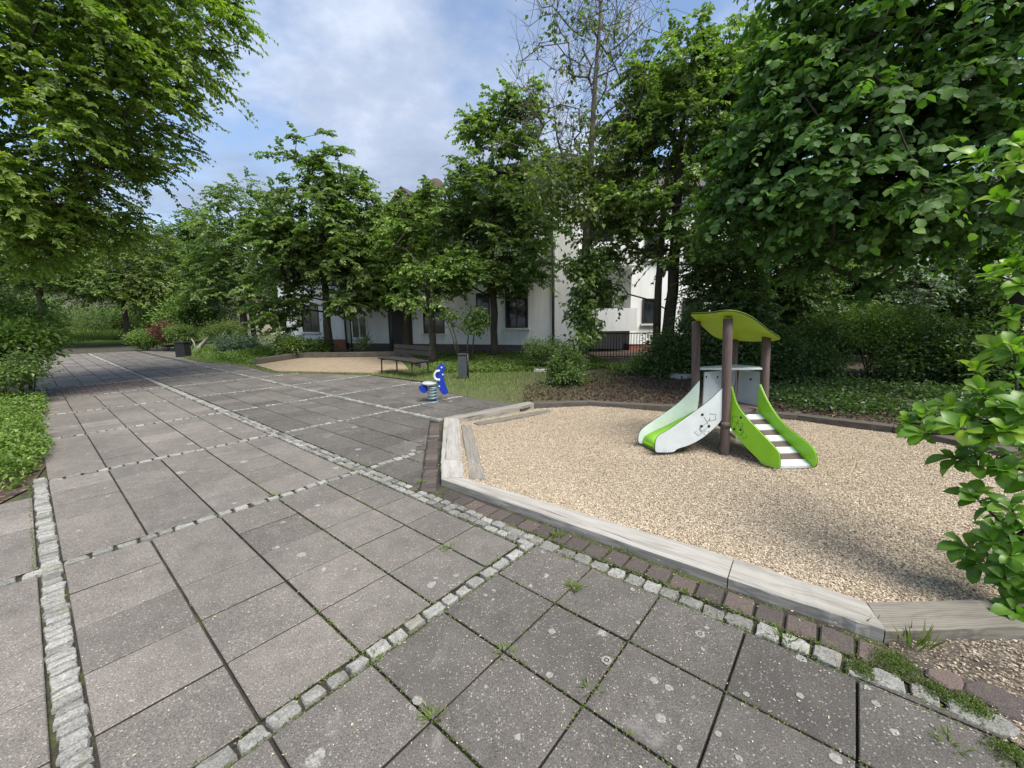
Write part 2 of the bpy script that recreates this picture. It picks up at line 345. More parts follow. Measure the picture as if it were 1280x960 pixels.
# playground
def hdpe(name, col, rough=.42):
    m, nt, b, o = mat(name); n = N(nt); p = n.obj()
    f = n.noise(p, 5, 5, .65); g = n.noise(p, 300, 2)
    n.put(b.inputs['Base Color'], n.mix(1.0, col, n.ramp(f, [(.3, (.86,.87,.85)), (.7, (1.04,1.04,1.04))]), 'MULTIPLY'))
    d = n.step(n.noise(n.vmul(p, (3, 3, 9)), 2, 5, .7), .60, .8)
    b.inputs['Base Color'].links and None
    bc = b.inputs['Base Color'].links[0].from_socket; n.put(b.inputs['Base Color'], n.mix(n.math('MULTIPLY', d, .45), bc, (.22,.21,.19)))
    sx = n.n('ShaderNodeSeparateXYZ'); n.put(sx.inputs[0], p); low = n.math('MULTIPLY', n.step(n.math('ADD', sx.outputs[2], n.math('MULTIPLY', n.noise(p, 14, 4, .7), .22)), .20, .06), .5); bc = b.inputs['Base Color'].links[0].from_socket; n.put(b.inputs['Base Color'], n.mix(low, bc, (.19,.165,.135)))
    setp(b, Roughness=rough); n.put(b.inputs['Normal'], n.bump(g, .12, .001)); return m
M['green'] = hdpe('lime_green_board', (.28,.62,.016)); M['yellowgreen'] = hdpe('yellow_green_board', (.36,.54,.01)); M['white'] = hdpe('white_board', (.56,.60,.605)); M['whitegrey'] = hdpe('light_grey_board', (.44,.48,.495))
M['mint'] = hdpe('pale_mint_board', (.57,.645,.60))
m, nt, b, o = mat('brown_post'); n = N(nt); v = n.obj()
f = n.noise(n.vmul(v, (30, 30, 3)), 1.5, 5, .65); 
n.put(b.inputs['Base Color'], n.ramp(f, [(.3, (.068,.046,.041)), (.7, (.13,.092,.082))])); setp(b, Roughness=.75); n.put(b.inputs['Normal'], n.bump(n.noise(v, 60, 4), .5, .004)); M['post'] = m
M['black'] = plain('black_cap', (.012,.012,.013), .5); M['tread_brown'] = plain('tread_brown', (.085,.062,.055), .8, var=.25, bump=.3)
M['steel'] = plain('steel', (.45,.46,.46), .4, .8)
M['blue'] = hdpe('blue_board', (.006,.035,.33), .38); M['spring'] = plain('spring_paint', (.15,.24,.28), .45, .2, var=.2)
M['bench_wood'] = plain('bench_wood', (.022,.018,.015), .8, var=.35, scale=12, bump=.4)

# ------------------------------------------------------------------ leaves
def unit(a): return a / (np.linalg.norm(a, axis=-1, keepdims=True) + 1e-9)
def leaves4(mb, c, d, nrm, L, W, val, fold=.25, mi=0):
    d = unit(d); side = unit(np.cross(d, nrm)); nn = unit(np.cross(side, d)); k = len(c)
    L = np.broadcast_to(L, k)[:, None]; W = np.broadcast_to(W, k)[:, None]
    v = np.empty((k, 4, 3)); v[:, 0] = c; v[:, 1] = c + d*L*.42 + side*W + nn*W*fold*2
    v[:, 2] = c + d*L - nn*L*.12; v[:, 3] = c + d*L*.42 - side*W + nn*W*fold*2
    f = np.array([(0, 1, 2), (0, 2, 3)]); off = np.arange(k)[:, None, None] * 4
    mb.add(v.reshape(-1, 3), (f[None] + off).reshape(-1, 3), np.repeat(val, 4), False, mi)
def leaves8(mb, c, d, nrm, L, W, val, fold=.22, droop=.25, l1=.28, l2=.68, w1=.85, w2=.9, mi=0):
    d = unit(d); side = unit(np.cross(d, nrm)); nn = unit(np.cross(side, d)); k = len(c)
    L = np.broadcast_to(L, k)[:, None]; W = np.broadcast_to(W, k)[:, None]
    def mid(t): return c + d*L*t - nn*L*droop*t*t
    v = np.empty((k, 8, 3)); v[:, 0] = c; v[:, 7] = mid(1.0)
    for i, (t, w) in enumerate(((l1, w1), (l2, w2))):
        q = mid(t); v[:, 1+3*i] = q + side*W*w + nn*W*fold; v[:, 2+3*i] = q; v[:, 3+3*i] = q - side*W*w + nn*W*fold
    off = np.arange(k)[:, None, None] * 8
    t = np.array([(0, 1, 2), (0, 2, 3), (4, 7, 5), (5, 7, 6)]); q = np.array([(1, 4, 5, 2), (2, 5, 6, 3)])
    o0 = mb.n
    mb.add(v.reshape(-1, 3), (t[None] + off).reshape(-1, 3), np.repeat(val, 8), True, mi)
    fs = (q[None] + off).reshape(-1, 4) + o0
    mb.f.setdefault(4, []).append(fs); mb.sm.setdefault(4, []).append(np.full(len(fs), True)); mb.mi.setdefault(4, []).append(np.full(len(fs), mi))
def leaves_obovate(mb, c, d, nrm, L, W, val, cup=.35, droop=.3):
    rows = ((.22,.42),(.45,.78),(.68,1.0),(.88,.72)); d = unit(d); side = unit(np.cross(d, nrm)); nn = unit(np.cross(side, d)); k = len(c)
    L = np.broadcast_to(L, k)[:, None]; W = np.broadcast_to(W, k)[:, None]; m = 2 + 3*len(rows); v = np.empty((k, m, 3)); dr = (droop + R.normal(0, .14, k))[:, None]
    mid = lambda t: c + d*L*t*(1-.12*t) - nn*L*dr*t*t*t
    v[:, 0] = c; v[:, m-1] = mid(1.0)
    for i, (t, w_) in enumerate(rows):
        q = mid(t); v[:, 1+3*i] = q + side*W*w_ + nn*W*cup*w_; v[:, 2+3*i] = q; v[:, 3+3*i] = q - side*W*w_ + nn*W*cup*w_
    f = [(0,1,2,0),(0,2,3,0)]; q4 = []
    for i in range(len(rows)-1):
        a = 1+3*i; q4 += [(a, a+3, a+4, a+1), (a+1, a+4, a+5, a+2)]
    e = m-4; t3 = [(0,1,2),(0,2,3),(e, m-1, e+1),(e+1, m-1, e+2)]; off = np.arange(k)[:, None, None]*m; o0 = mb.n
    vv = np.repeat(val[:, None], m, 1); vv[:, [0]+[2+3*i for i in range(len(rows))]] += .20; vv[:, [1+3*i for i in range(len(rows))]] -= .06
    mb.add(v.reshape(-1,3), (np.array(t3)[None]+off).reshape(-1,3), np.clip(vv, 0, 1).ravel(), True)
    fs = (np.array(q4)[None]+off).reshape(-1,4)+o0; mb.f.setdefault(4, []).append(fs); mb.sm.setdefault(4, []).append(np.full(len(fs), True)); mb.mi.setdefault(4, []).append(np.zeros(len(fs), int))
def sample_lobes(lobes, n, shell=.45):
    vol = np.array([l[3]*l[4]*l[5] for l in lobes]) ** .8
    pick = R.choice(len(lobes), n, p=vol/vol.sum()); lo = np.array(lobes)[pick]
    g = unit(R.normal(size=(n, 3))); r = R.uniform(0, 1, n) ** shell
    return lo[:, :3] + g * lo[:, 3:6] * r[:, None]
def lobe(px, py, rx, ry, Y, rd=None):
    c = at(px, py, Y); k = Y / F
    return (c[0], Y, c[2], rx*k, (rd if rd else (rx+ry)/2*k), ry*k)
def skeleton(mb, trunk, clusters, r_tip=.006, power=.46, k=5, sag=.08, rmax=.12):
    """limbs joined to the trunk; every cluster hangs on the nearest node nearer the trunk"""
    nodes = [np.array(p) for p in trunk]; parent = [-1] + list(range(len(trunk)-1)); w = [0.0]*len(nodes)
    nt_ = len(nodes); tk = np.array(trunk)
    dist = np.array([np.min(np.linalg.norm(tk - c, axis=1)) for c in clusters]); order = np.argsort(dist)
    lo = trunk[0][2] + (trunk[-1][2]-trunk[0][2]) * .18
    for i in order:
        c = clusters[i]; A = np.array(nodes)
        d = np.linalg.norm(A - c, axis=1); rise = c[2] - A[:, 2]
        cost = d + np.where(rise < -.1, -.8*rise, 0) + np.where(A[:, 2] < lo, 50, 0)
        j = int(np.argmin(cost)); a = A[j]; L = np.linalg.norm(c - a); m = max(1, int(L / .7)); prev = j
        for t in range(1, m + 1):
            f = t / m; q = a + (c - a) * f; q = q + R.normal(0, .035 * L, 3) * (f < 1); q[2] += sag * L * math.sin(math.pi * f)
            nodes.append(q); parent.append(prev); w.append(0.0); prev = len(nodes) - 1
        w[prev] += 1
    for i in range(len(nodes) - 1, nt_ - 1, -1): w[parent[i]] += w[i]
    kids = {}
    for i in range(nt_, len(nodes)): kids.setdefault(parent[i], []).append(i)
    done = set()
    for i in range(nt_, len(nodes)):
        if i in done: continue
        ch = [parent[i], i]; done.add(i)
        while True:
            ks = [x for x in kids.get(ch[-1], []) if x not in done]
            if not ks: break
            b_ = max(ks, key=lambda x: w[x]); done.add(b_); ch.append(b_)
        rr = [min(rmax, r_tip * max(1, w[x]) ** power * 1.6) for x in ch]; rr[0] = rr[1]
        mb.tube([nodes[x] for x in ch], rr, k)
def spray(mb, cl, crad, nleaf, L, W, droop=.35, flat=.5, big=False, bias=None, jit=.25, up=.9, mi=0, cvar=.16):
    k = len(cl); N_ = k * nleaf; cc = np.repeat(cl, nleaf, 0)
    cr = np.repeat(crad * R.uniform(.65, 1.35, k), nleaf)
    tilt = unit(R.normal(0, .35, (k, 3)) + np.array((0, 0, 1.))); tl = np.repeat(tilt, nleaf, 0)
    g = R.normal(size=(N_, 3)) * .55; g -= tl * (np.sum(g * tl, 1) * (1 - flat))[:, None]
    pos = cc + g * cr[:, None]
    out = unit(g + R.normal(0, .35, (N_, 3))); out[:, 2] -= droop; out = unit(out)
    nrm = unit(tl * up + R.normal(0, .33, (N_, 3)))
    val = np.clip(np.repeat(R.normal(.42, cvar, k), nleaf) + R.normal(0, .17, N_), 0, 1)
    Ls = L * R.uniform(.6, 1.25, N_)
    (leaves8 if big else leaves4)(mb, pos, out, nrm, Ls, Ls * W, val, mi=mi)
def twigs(mb, lm, cl, axis, crad, nleaf, L, W, droop=.4, big=False, nt=7, val0=.45, thick=.006):
    """every cluster is a handful of drooping twigs that carry the leaves on both sides"""
    k = len(cl); nl = max(3, nleaf // nt); K = k*nt
    c = np.repeat(cl, nt, 0); ax = c[:, :2] - np.asarray(axis)[:2]
    out = np.column_stack([ax, np.zeros(K)]); out = unit(out)*.75
    d = unit(out + R.normal(0, .75, (K, 3)) * (1, 1, .55) + (0, 0, .12)); ln = np.repeat(crad*R.uniform(.75, 1.35, k), nt)*R.uniform(.7, 1.4, K)
    cv = np.clip(np.repeat(R.normal(val0, .13, k), nt) + R.normal(0, .07, K), 0, 1)
    c = c + R.normal(0, .16*crad, (K, 3)); sag = droop*ln*R.uniform(.4, 1.2, K)
    t = np.linspace(.12, 1.0, nl)[None, :] + R.uniform(-.04, .04, (K, nl))
    P_ = c[:, None, :] + d[:, None, :]*(ln[:, None]*t)[:, :, None]; P_[:, :, 2] -= sag[:, None]*t**2
    tg = d[:, None, :]*ln[:, None, None] + np.stack([np.zeros_like(t), np.zeros_like(t), -2*sag[:, None]*t], -1); tg = unit(tg)
    side = unit(np.cross(tg, np.array((0, 0, 1.)))); up = np.cross(side, tg); sg = np.where((np.arange(nl) % 2) == 0, 1., -1.)[None, :, None]
    ld = unit(tg*.55 + side*sg*R.uniform(.5, 1.1, (K, nl, 1)) + np.array((0, 0, -1.))*R.uniform(0, droop*.9, (K, nl, 1)) + R.normal(0, .22, (K, nl, 3)))
    nr = unit(up + R.normal(0, .38, (K, nl, 3))); N_ = K*nl
    Ls = L*R.uniform(.5, 1.25, N_)*np.repeat(R.uniform(.8, 1.15, K), nl)
    v = np.clip(np.repeat(cv, nl) + R.normal(0, .12, N_) + np.tile(np.linspace(-.08, .12, nl), K), 0, 1)
    (leaves8 if big else leaves4)(lm, P_.reshape(-1, 3), ld.reshape(-1, 3), nr.reshape(-1, 3), Ls, Ls*W, v)
    # the twigs themselves, three-sided
    ts = np.array((0, .5, 1.)); Q = c[:, None, :] + d[:, None, :]*(ln[:, None]*ts[None])[:, :, None]; Q[:, :, 2] -= sag[:, None]*ts[None]**2
    s2 = unit(np.cross(d, np.array((.1, .2, 1.)))); u2 = np.cross(s2, d); rr = thick*np.array((1., .7, .3))
    V = np.empty((K, 9, 3)); 
    for i in range(3):
        for j in range(3):
            a = 2.094*j; V[:, 3*i+j] = Q[:, i] + (s2*math.cos(a) + u2*math.sin(a))*rr[i]
    f = np.array([(3*i+j, 3*i+(j+1) % 3, 3*i+3+(j+1) % 3, 3*i+3+j) for i in range(2) for j in range(3)])
    mb.add(V.reshape(-1, 3), (f[None] + np.arange(K)[:, None, None]*9).reshape(-1, 4), .5, True)
def tree(label, base, trunk, tr, lobes, ncl, crad, nleaf, L, W, lm, bm='bark', group=None, droop=.35, flat=.5, big=False, shell=.45, name='tree', extra=None, cat='tree', rmax=.12, minz=None, bare=None):
    root = empty(name, base, label, cat, group)
    cl = sample_lobes(lobes, ncl, shell)
    if minz is not None: cl = cl[cl[:, 2] > minz]
    t = MB(); tp = np.array(trunk, float)
    # smooth trunk path
    tt = np.linspace(0, len(tp)-1, 4*len(tp)); pts = np.column_stack([np.interp(tt, range(len(tp)), tp[:, i]) for i in range(3)])
    pts[1:-1] += R.normal(0, .02, (len(pts)-2, 3)); rad = np.interp(tt, np.linspace(0, len(tp)-1, len(tr)), tr)
    rad[0] *= 1.35; rad[1] *= 1.1
    t.tube(pts, rad, 12, jitter=.05)
    if extra is not None:
        for e, er in extra: t.tube(e, er, 10, jitter=.05)
    skeleton(t, pts, cl, rmax=rmax)
    c = MB(); twigs(t, c, cl, trunk[-1], crad, nleaf, L, W, droop, big)
    t.build('trunk', M[bm], root, base)
    c.build('crown', M[lm], root, base)
    return root
def shrub(label, lobes, ncl, crad, nleaf, L, W, lm, name='shrub', group=None, droop=.2, flat=.7, big=False, cat='shrub', shell=.3, stems=10):
    lob = np.array(lobes); bx, by = lob[:, 0].mean(), lob[:, 1].mean(); base = np.array((bx, by, 0.0))
    root = empty(name, base, label, cat, group)
    cl = sample_lobes(lobes, ncl, shell); cl[:, 2] = np.maximum(cl[:, 2], crad * .5)
    st = MB()
    for i in R.choice(len(cl), min(stems, len(cl)), replace=False):
        q = cl[i]; b0 = np.array((bx + (q[0]-bx)*.3, by + (q[1]-by)*.3, -.03)); mdl = (b0 + q)/2 + np.array((0, 0, .1))
        st.tube([b0, mdl, q], [.016, .012, .006], 5)
    st.build('stems', M['bark'], root, base)
    c = MB(); spray(c, cl, crad, nleaf, L, W, droop, flat, big); c.build('foliage', M[lm], root, base)
    return root

# ------------------------------------------------------------------ ground and paving
TH = .872897; CT, ST = math.cos(TH), math.sin(TH)
def gw(u, v):            # paving grid -> world
    u = np.asarray(u) - .027; v = np.asarray(v) + 1.706
    return np.stack([u*CT - v*ST, u*ST + v*CT], -1)
def wg(x, y): return (x*CT + y*ST + .027, -x*ST + y*CT - 1.706)
def inside(p, poly):
    x, y = p; r = False; j = len(poly) - 1
    for i in range(len(poly)):
        a, b_ = poly[i], poly[j]
        if (a[1] > y) != (b_[1] > y) and x < (b_[0]-a[0])*(y-a[1])/(b_[1]-a[1])+a[0]: r = not r
        j = i
    return r
def clip(poly, P0, nrm):  # keep (p-P0).nrm <= 0
    out = []
    for i in range(len(poly)):
        a, b_ = poly[i], poly[(i+1) % len(poly)]
        da, db = np.dot(a-P0, nrm), np.dot(b_-P0, nrm)
        if da <= 0: out.append(a)
        if da*db < 0: out.append(a + (b_-a)*da/(da-db))
    return np.array(out)
def sheet(name, poly, z, m, kind='structure', res=None, amp=0.0):
    b_ = MB(); p = np.array(poly, float)
    b_.add(np.column_stack([p, np.full(len(p), z)]), [tuple(range(len(p)))])
    o_ = b_.build(name, m); o_['kind'] = kind; return o_
def grid_sheet(name, poly, z, m, res=.25, zf=None):
    """a sheet with relief inside a polygon; outer edge follows the polygon"""
    import bmesh
    bm_ = bmesh.new(); vs = [bm_.verts.new((x, y, z)) for x, y in poly]; bm_.faces.new(vs)
    xs = np.arange(min(p[0] for p in poly), max(p[0] for p in poly), res); ys = np.arange(min(p[1] for p in poly), max(p[1] for p in poly), res)
    for x in xs: bmesh.ops.bisect_plane(bm_, geom=bm_.verts[:]+bm_.edges[:]+bm_.faces[:], plane_co=(x, 0, 0), plane_no=(1, 0, 0))
    for y in ys: bmesh.ops.bisect_plane(bm_, geom=bm_.verts[:]+bm_.edges[:]+bm_.faces[:], plane_co=(0, y, 0), plane_no=(0, 1, 0))
    for v in bm_.verts: v.co.z = zf(v.co.x, v.co.y) if zf else z
    for f in bm_.faces: f.smooth = True
    bm_.normal_update()
    if bm_.faces and sum(f.normal.z for f in bm_.faces) < 0: bmesh.ops.reverse_faces(bm_, faces=bm_.faces[:])
    me = bpy.data.meshes.new(name); bm_.to_mesh(me); bm_.free(); me.materials.append(m)
    o_ = bpy.data.objects.new(name, me); COL.objects.link(o_); o_['kind'] = 'structure'; return o_

o_ = sheet('ground', [(-300,-60),(300,-60),(300,400),(-300,400)], -.14, M['lawn'])
# kerb outline of the gravel pit
NL0, NL1 = np.array((-.707, 3.82)), np.array((1.842, 1.802))          # near beam, outer
NI0, NI1 = np.array((-.487, 3.834)), np.array((1.921, 2.009))         # near beam, inner
pit_out = [(-.707,3.82),(1.842,1.802),(2.70,1.82),(4.4,2.6),(5.9,4.2),(5.45,5.62),(4.62,6.36),(3.12,7.07),(1.42,7.60),(.30,7.55),(-1.095,6.342)]
pit_in = [(-.487,3.834),(1.921,2.009),(2.68,2.02),(4.25,2.75),(5.70,4.22),(5.32,5.5),(4.50,6.23),(3.06,6.92),(1.42,7.44),(.407,7.38),(-.85,6.30)]
# paving: outer region of the plaza (world XY)
left_edge = [(-4.0,.0),(-4.35,2.6),(-4.807,3.822),(-5.6,4.75),(-6.3,5.4),(-7.4,6.2),(-8.5,7.3),(-13.2,11.1),(-28.5,24.0)]
plaza = left_edge + [(-31,26.5),(-30.2,32.2),(-24.8,28.6),(-20.5,25.5),(-14.7,18.9),(-12.6,17.0),(-9.5,14.95),(-7.4,12.9),(-4.0,12.0),(-2.6,10.95),(-1.7,10.2),(-1.3,9.0),(-.4,8.2),(.35,7.53),
         (-1.10,6.36),(-.715,3.82),(1.84,1.80),(1.95,1.2),(1.9,.0)]
sheet('joint_bed', [(-4.6,-.6)] + left_edge[1:] + plaza[len(left_edge):-1] + [(2.2,-.6)], -.022, M['joint'])
E0, E1 = np.array((.264, 2.598)), np.array((1.60, 1.545))             # edge of the slabs along the pit
ed = (E1-E0)/np.linalg.norm(E1-E0); en = np.array((-ed[1], ed[0]))    # points to the pit
if np.dot(np.array((2., 3.)) - E0, en) < 0: en = -en
def sett_row(mb, p0, p1, w, ln, tone=.55, keep=None, rows=1, gap=0.0):
    """rough granite setts along p0->p1; w across, ln along"""
    p0 = np.array(p0); p1 = np.array(p1); L = np.linalg.norm(p1-p0); d = (p1-p0)/L; nn = np.array((-d[1], d[0])); s = 0
    while s < L:
        l = ln * R.uniform(.8, 1.25)
        for r in range(rows):
            ww = w/rows; off = (r+.5)*ww - w/2 + R.normal(0, .004)
            c = p0 + d*(s+l/2) + nn*off
            if keep is None or keep(c):
                k = 12; an = np.linspace(0, 2*np.pi, k, endpoint=False) + R.uniform(0, .5); a = l/2*R.uniform(.80, .93)*(1-gap); b_ = ww/2*R.uniform(.80, .97)
                e = .3; q = np.column_stack([np.sign(np.cos(an))*np.abs(np.cos(an))**e*a, np.sign(np.sin(an))*np.abs(np.sin(an))**e*b_]) * (1+R.normal(0, .075, (k, 1)))
                z = R.normal(.002, .0025); rings = [(1., -.02), (.975, -.003+z), (.90, .002+z), (.5, .0035+z)]
                V = np.vstack([np.column_stack([c + (q*f)@np.array([d, nn]), np.full(k, h_) + (R.normal(0, .0024, k) if h_ > -.01 else 0)]) for f, h_ in rings])
                fs = [(r_*k+i, r_*k+(i+1) % k, (r_+1)*k+(i+1) % k, (r_+1)*k+i) for r_ in range(3) for i in range(k)] + [tuple(range(3*k, 4*k))]
                mb.add(V, fs, np.clip(R.normal(tone, .2), 0, 1), False)
        s += l
UP, VP, CB = .4436, .4397, .10
slabs, setts, pav = MB(), MB(), MB()
# rows: r=0 lies just above the first sett row (v 0); sett rows every five slabs
def vrows():
    out = []; v = 0.0
    for blk in range(0, 15):
        for k in range(5): out.append((v, v+VP)); v += VP
        setrows.append((v, v+CB)); v += CB
    v = -CB; setrows.append((v, 0.0))
    for k in range(8): out.append((v-VP, v)); v -= VP
    return out
setrows = []; rows = vrows()
cols = [(-.105-UP*(k+1), -.105-UP*k) for k in range(14)] + [(UP*k, UP*(k+1)) for k in range(4)] + [(4*UP, 2.115)]
c0 = 2.29
for k in range(26):
    if c0 < 4.2 < c0 + UP + .12:
        cols.append((c0, 4.13)); c0 = 4.25; continue
    cols.append((c0, c0+UP)); c0 += UP
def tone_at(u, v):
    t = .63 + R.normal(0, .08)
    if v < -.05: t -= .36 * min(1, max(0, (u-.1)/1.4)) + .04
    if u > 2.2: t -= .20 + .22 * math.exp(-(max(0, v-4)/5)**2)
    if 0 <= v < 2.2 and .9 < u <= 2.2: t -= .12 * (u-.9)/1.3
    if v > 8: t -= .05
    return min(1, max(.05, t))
low_cols = [c for c in cols if c[1] < 4*UP+.01] + [(UP*k, UP*(k+1)) for k in range(4, 9)]
for (u0, u1), (v0, v1) in [(c, r) for r in rows for c in (low_cols if r[1] < 0 else cols)]:
    if True:
        if v0 > 30 or v1 < -4.2: continue
        c = gw((u0+u1)/2, (v0+v1)/2)
        if not inside(c, plaza): continue
        if 11.9 < v0 < 13.6 and u1 < 2.2: continue        # band of small pavers across the path
        if u1 <= 0 and 5.2 < v0 < 7: pass
        far = c[1] > 12
        g_ = .0065 if not far else .010
        q = np.array([gw(u0+g_+R.normal(0,.0012), v0+g_*.72), gw(u1-g_, v0+g_*.72+R.normal(0,.0012)), gw(u1-g_+R.normal(0,.0012), v1-g_*.72), gw(u0+g_, v1-g_*.72)])
        if (v0+v1)/2 > -.3 and u0 > 2.2 and (v0+v1)/2 < 1.4: continue
        if (v0+v1)/2 < 0 and np.dot(c-E0, en) > -.6 and c[1] < 4.2:
            q = clip(q, E0 + en*.012, en)
            if len(q) < 3: continue
            # drop slivers
            if abs(np.sum(q[:,0]*np.roll(q[:,1],-1)-q[:,1]*np.roll(q[:,0],-1)))/2 < .012: continue
        # near the pit's left beam leave room for the paver strip
        if 3.7 < c[1] < 7.2 and c[0] > -1.35 - .15*(c[1]-3.8) and c[1] < 6.3:
            q = clip(q, np.array((-.93, 3.85)), unit(np.array((2.5, .4)))) if len(q) > 2 else q
            if len(q) < 3 or abs(np.sum(q[:,0]*np.roll(q[:,1],-1)-q[:,1]*np.roll(q[:,0],-1)))/2 < .012: continue
        ta, tb, tz = R.normal(0, .003), R.normal(0, .003), R.normal(0, .0012)
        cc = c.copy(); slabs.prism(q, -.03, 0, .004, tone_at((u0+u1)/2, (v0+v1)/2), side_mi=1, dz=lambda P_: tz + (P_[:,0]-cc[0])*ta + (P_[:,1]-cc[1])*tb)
slab_o = slabs.build('pavement', [M['slab'], M['joint']]); slab_o['kind'] = 'structure'
okp = lambda c: inside(c, plaza) and not (wg(*c)[1] < -.22 and np.dot(c-E0, en) > -.03) and not (c[1] < 6.4 and c[1] > 3.6 and np.dot(c-np.array((-.93, 3.85)), unit(np.array((2.5, .4)))) > -.05)
for (v0, v1) in setrows:
    for (a_, b_) in ((-3.0, -.12), (.0, 2.12), (2.3, 4.12), (4.26, 9.0)):
        if v0 > 20: continue
        if v0 < 0 and a_ > 2.2: continue
        if 11.5 < v0 < 13.6: continue
        sett_row(setts, gw(a_, (v0+v1)/2), gw(b_, (v0+v1)/2), .080, .115 if a_ < 2 else .10, .70, okp)
# upright band on the left, the long double line, the second line
sett_row(setts, gw(-.052, -4.0), gw(-.052, 4.72), .106, .064, .80, okp, gap=.10)
sett_row(setts, gw(2.2, -.05), gw(2.2, 7.0), .15, .10, .58, okp, rows=2)
sett_row(setts, gw(2.2, 7.0), gw(2.2, 30.0), .13, .12, .75, okp)
sett_row(setts, gw(4.19, 1.5), gw(4.19, 18), .11, .12, .62, okp)
# along the pit: setts, then brown pavers up to the beam
e0 = E0 - ed*.42; 
sett_row(setts, e0 + en*.050, E1 + ed*.22 + en*.050, .115, .115, .62)
st_o = setts.build('granite_setts', M['sett']); st_o['kind'] = 'structure'
def paver_row(p0, p1, w, ln):
    p0 = np.array(p0); p1 = np.array(p1); L = np.linalg.norm(p1-p0); d = (p1-p0)/L; nn = np.array((-d[1], d[0])); s = 0
    while s < L - ln*.4:
        l = ln*R.uniform(.92, 1.08); c = p0 + d*(s+l/2) + nn*R.normal(0, .004); a = R.normal(0, .03)
        dd = d*math.cos(a)+nn*math.sin(a); n2 = np.array((-dd[1], dd[0])); h_ = l/2-.008; g_ = w/2-.006
        pav.prism([c-dd*h_-n2*g_, c+dd*h_-n2*g_, c+dd*h_+n2*g_, c-dd*h_+n2*g_], -.03, R.normal(.001, .002), .007, np.clip(R.normal(.5, .22), 0, 1)); s += l
q0 = E0 - ed*1.30 + en*.205
paver_row(q0, E1 + ed*.62 + en*.20, .165, .145)
paver_row(np.array((-.80, 3.62)), np.array((-1.22, 6.25)), .155, .10)
paver_row(np.array((-.955, 3.66)), np.array((-1.37, 6.2)), .12, .10)
paver_row(E0 - ed*1.25 + en*.10, E0 - ed*.45 + en*.10, .09, .14)
# band of small pavers that crosses the path
uu = -3.2
while uu < 2.1:
    for r in range(9):
        v_ = 11.95 + r*.185; q = gw(np.array([uu+.004, uu+.10, uu+.10, uu+.004]), np.array([v_+.004, v_+.004, v_+.18, v_+.18]))
        if inside(q.mean(0), plaza): pav.prism(q, -.03, 0, .003, np.clip(R.normal(.75, .2), 0, 1))
    uu += .104
pv = pav.build('brown_pavers', M['paver']); pv['kind'] = 'structure'
# gravel pit
def gz(x, y): return -.05 + .012*math.sin(1.9*x+.7*y) + .01*math.sin(3.1*y-1.3*x) + .03*math.exp(-((x-2.2)**2+(y-2.4)**2)/.8) - .025*math.exp(-((x-1.45)**2+(y-4.85)**2)/.12) - .02*math.exp(-((x-3.05)**2+(y-3.85)**2)/.10)
gsh = grid_sheet('gravel', pit_in, -.05, M['gravel'], .22, gz)
def pebbles(mb, pts, z, smin, smax, flat=.5, vm=1.0):
    k = len(pts); base = np.array([(1,0,0),(0,1,0),(-1,0,0),(0,-1,0),(0,0,1),(0,0,-1)], float)
    fs = np.array([(0,1,4),(1,2,4),(2,3,4),(3,0,4),(1,0,5),(2,1,5),(3,2,5),(0,3,5)])
    sz = R.uniform(smin, smax, (k, 1, 1)); sh = np.stack([R.uniform(.7, 1.4, k), R.uniform(.5, 1, k), R.uniform(.35, .8, k)*flat*1.6], -1)[:, None, :]
    v = base[None] * sz * sh * (1 + R.normal(0, .18, (k, 6, 1)))
    an = R.uniform(0, 6.28, k); ca, sa = np.cos(an)[:, None], np.sin(an)[:, None]
    x, y = v[:, :, 0]*ca - v[:, :, 1]*sa, v[:, :, 0]*sa + v[:, :, 1]*ca
    ti = R.normal(0, .35, (k, 1)); zz = v[:, :, 2] + x*ti
    V = np.stack([x + pts[:, 0:1], y + pts[:, 1:2], zz + z[:, None]], -1)
    mb.add(V.reshape(-1, 3), (fs[None] + np.arange(k)[:, None, None]*6).reshape(-1, 3), np.repeat(np.clip(R.beta(2.2, 2.0, k)*vm, 0, 1), 6))
def scatter(poly, n_, wf=None):
    P_ = np.array(poly); out = np.empty((0, 2))
    while len(out) < n_:
        q = np.column_stack([R.uniform(P_[:,0].min(), P_[:,0].max(), n_*2), R.uniform(P_[:,1].min(), P_[:,1].max(), n_*2)])
        x, y = q[:, 0], q[:, 1]; ins = np.zeros(len(q), bool); j = len(P_)-1
        for i in range(len(P_)):
            a, b_ = P_[i], P_[j]
            with np.errstate(divide='ignore', invalid='ignore'):
                cnd = ((a[1] > y) != (b_[1] > y)) & (x < (b_[0]-a[0])*(y-a[1])/(b_[1]-a[1]+1e-12)+a[0])
            ins ^= cnd; j = i
        if wf is not None: ins &= R.uniform(size=len(q)) < wf(x, y)
        out = np.vstack([out, q[ins]])
    return out[:n_]
gzv = lambda q: -.05 + .012*np.sin(1.9*q[:,0]+.7*q[:,1]) + .01*np.sin(3.1*q[:,1]-1.3*q[:,0]) + .03*np.exp(-((q[:,0]-2.2)**2+(q[:,1]-2.4)**2)/.8) - .025*np.exp(-((q[:,0]-1.45)**2+(q[:,1]-4.85)**2)/.12) - .02*np.exp(-((q[:,0]-3.05)**2+(q[:,1]-3.85)**2)/.10)
pb = MB(); q = scatter(pit_in, 230000, lambda x, y: np.clip(9/(x*x+y*y), .14, 1)); pebbles(pb, q, gzv(q) + R.uniform(0, .008, len(q)), .0038, .0095)
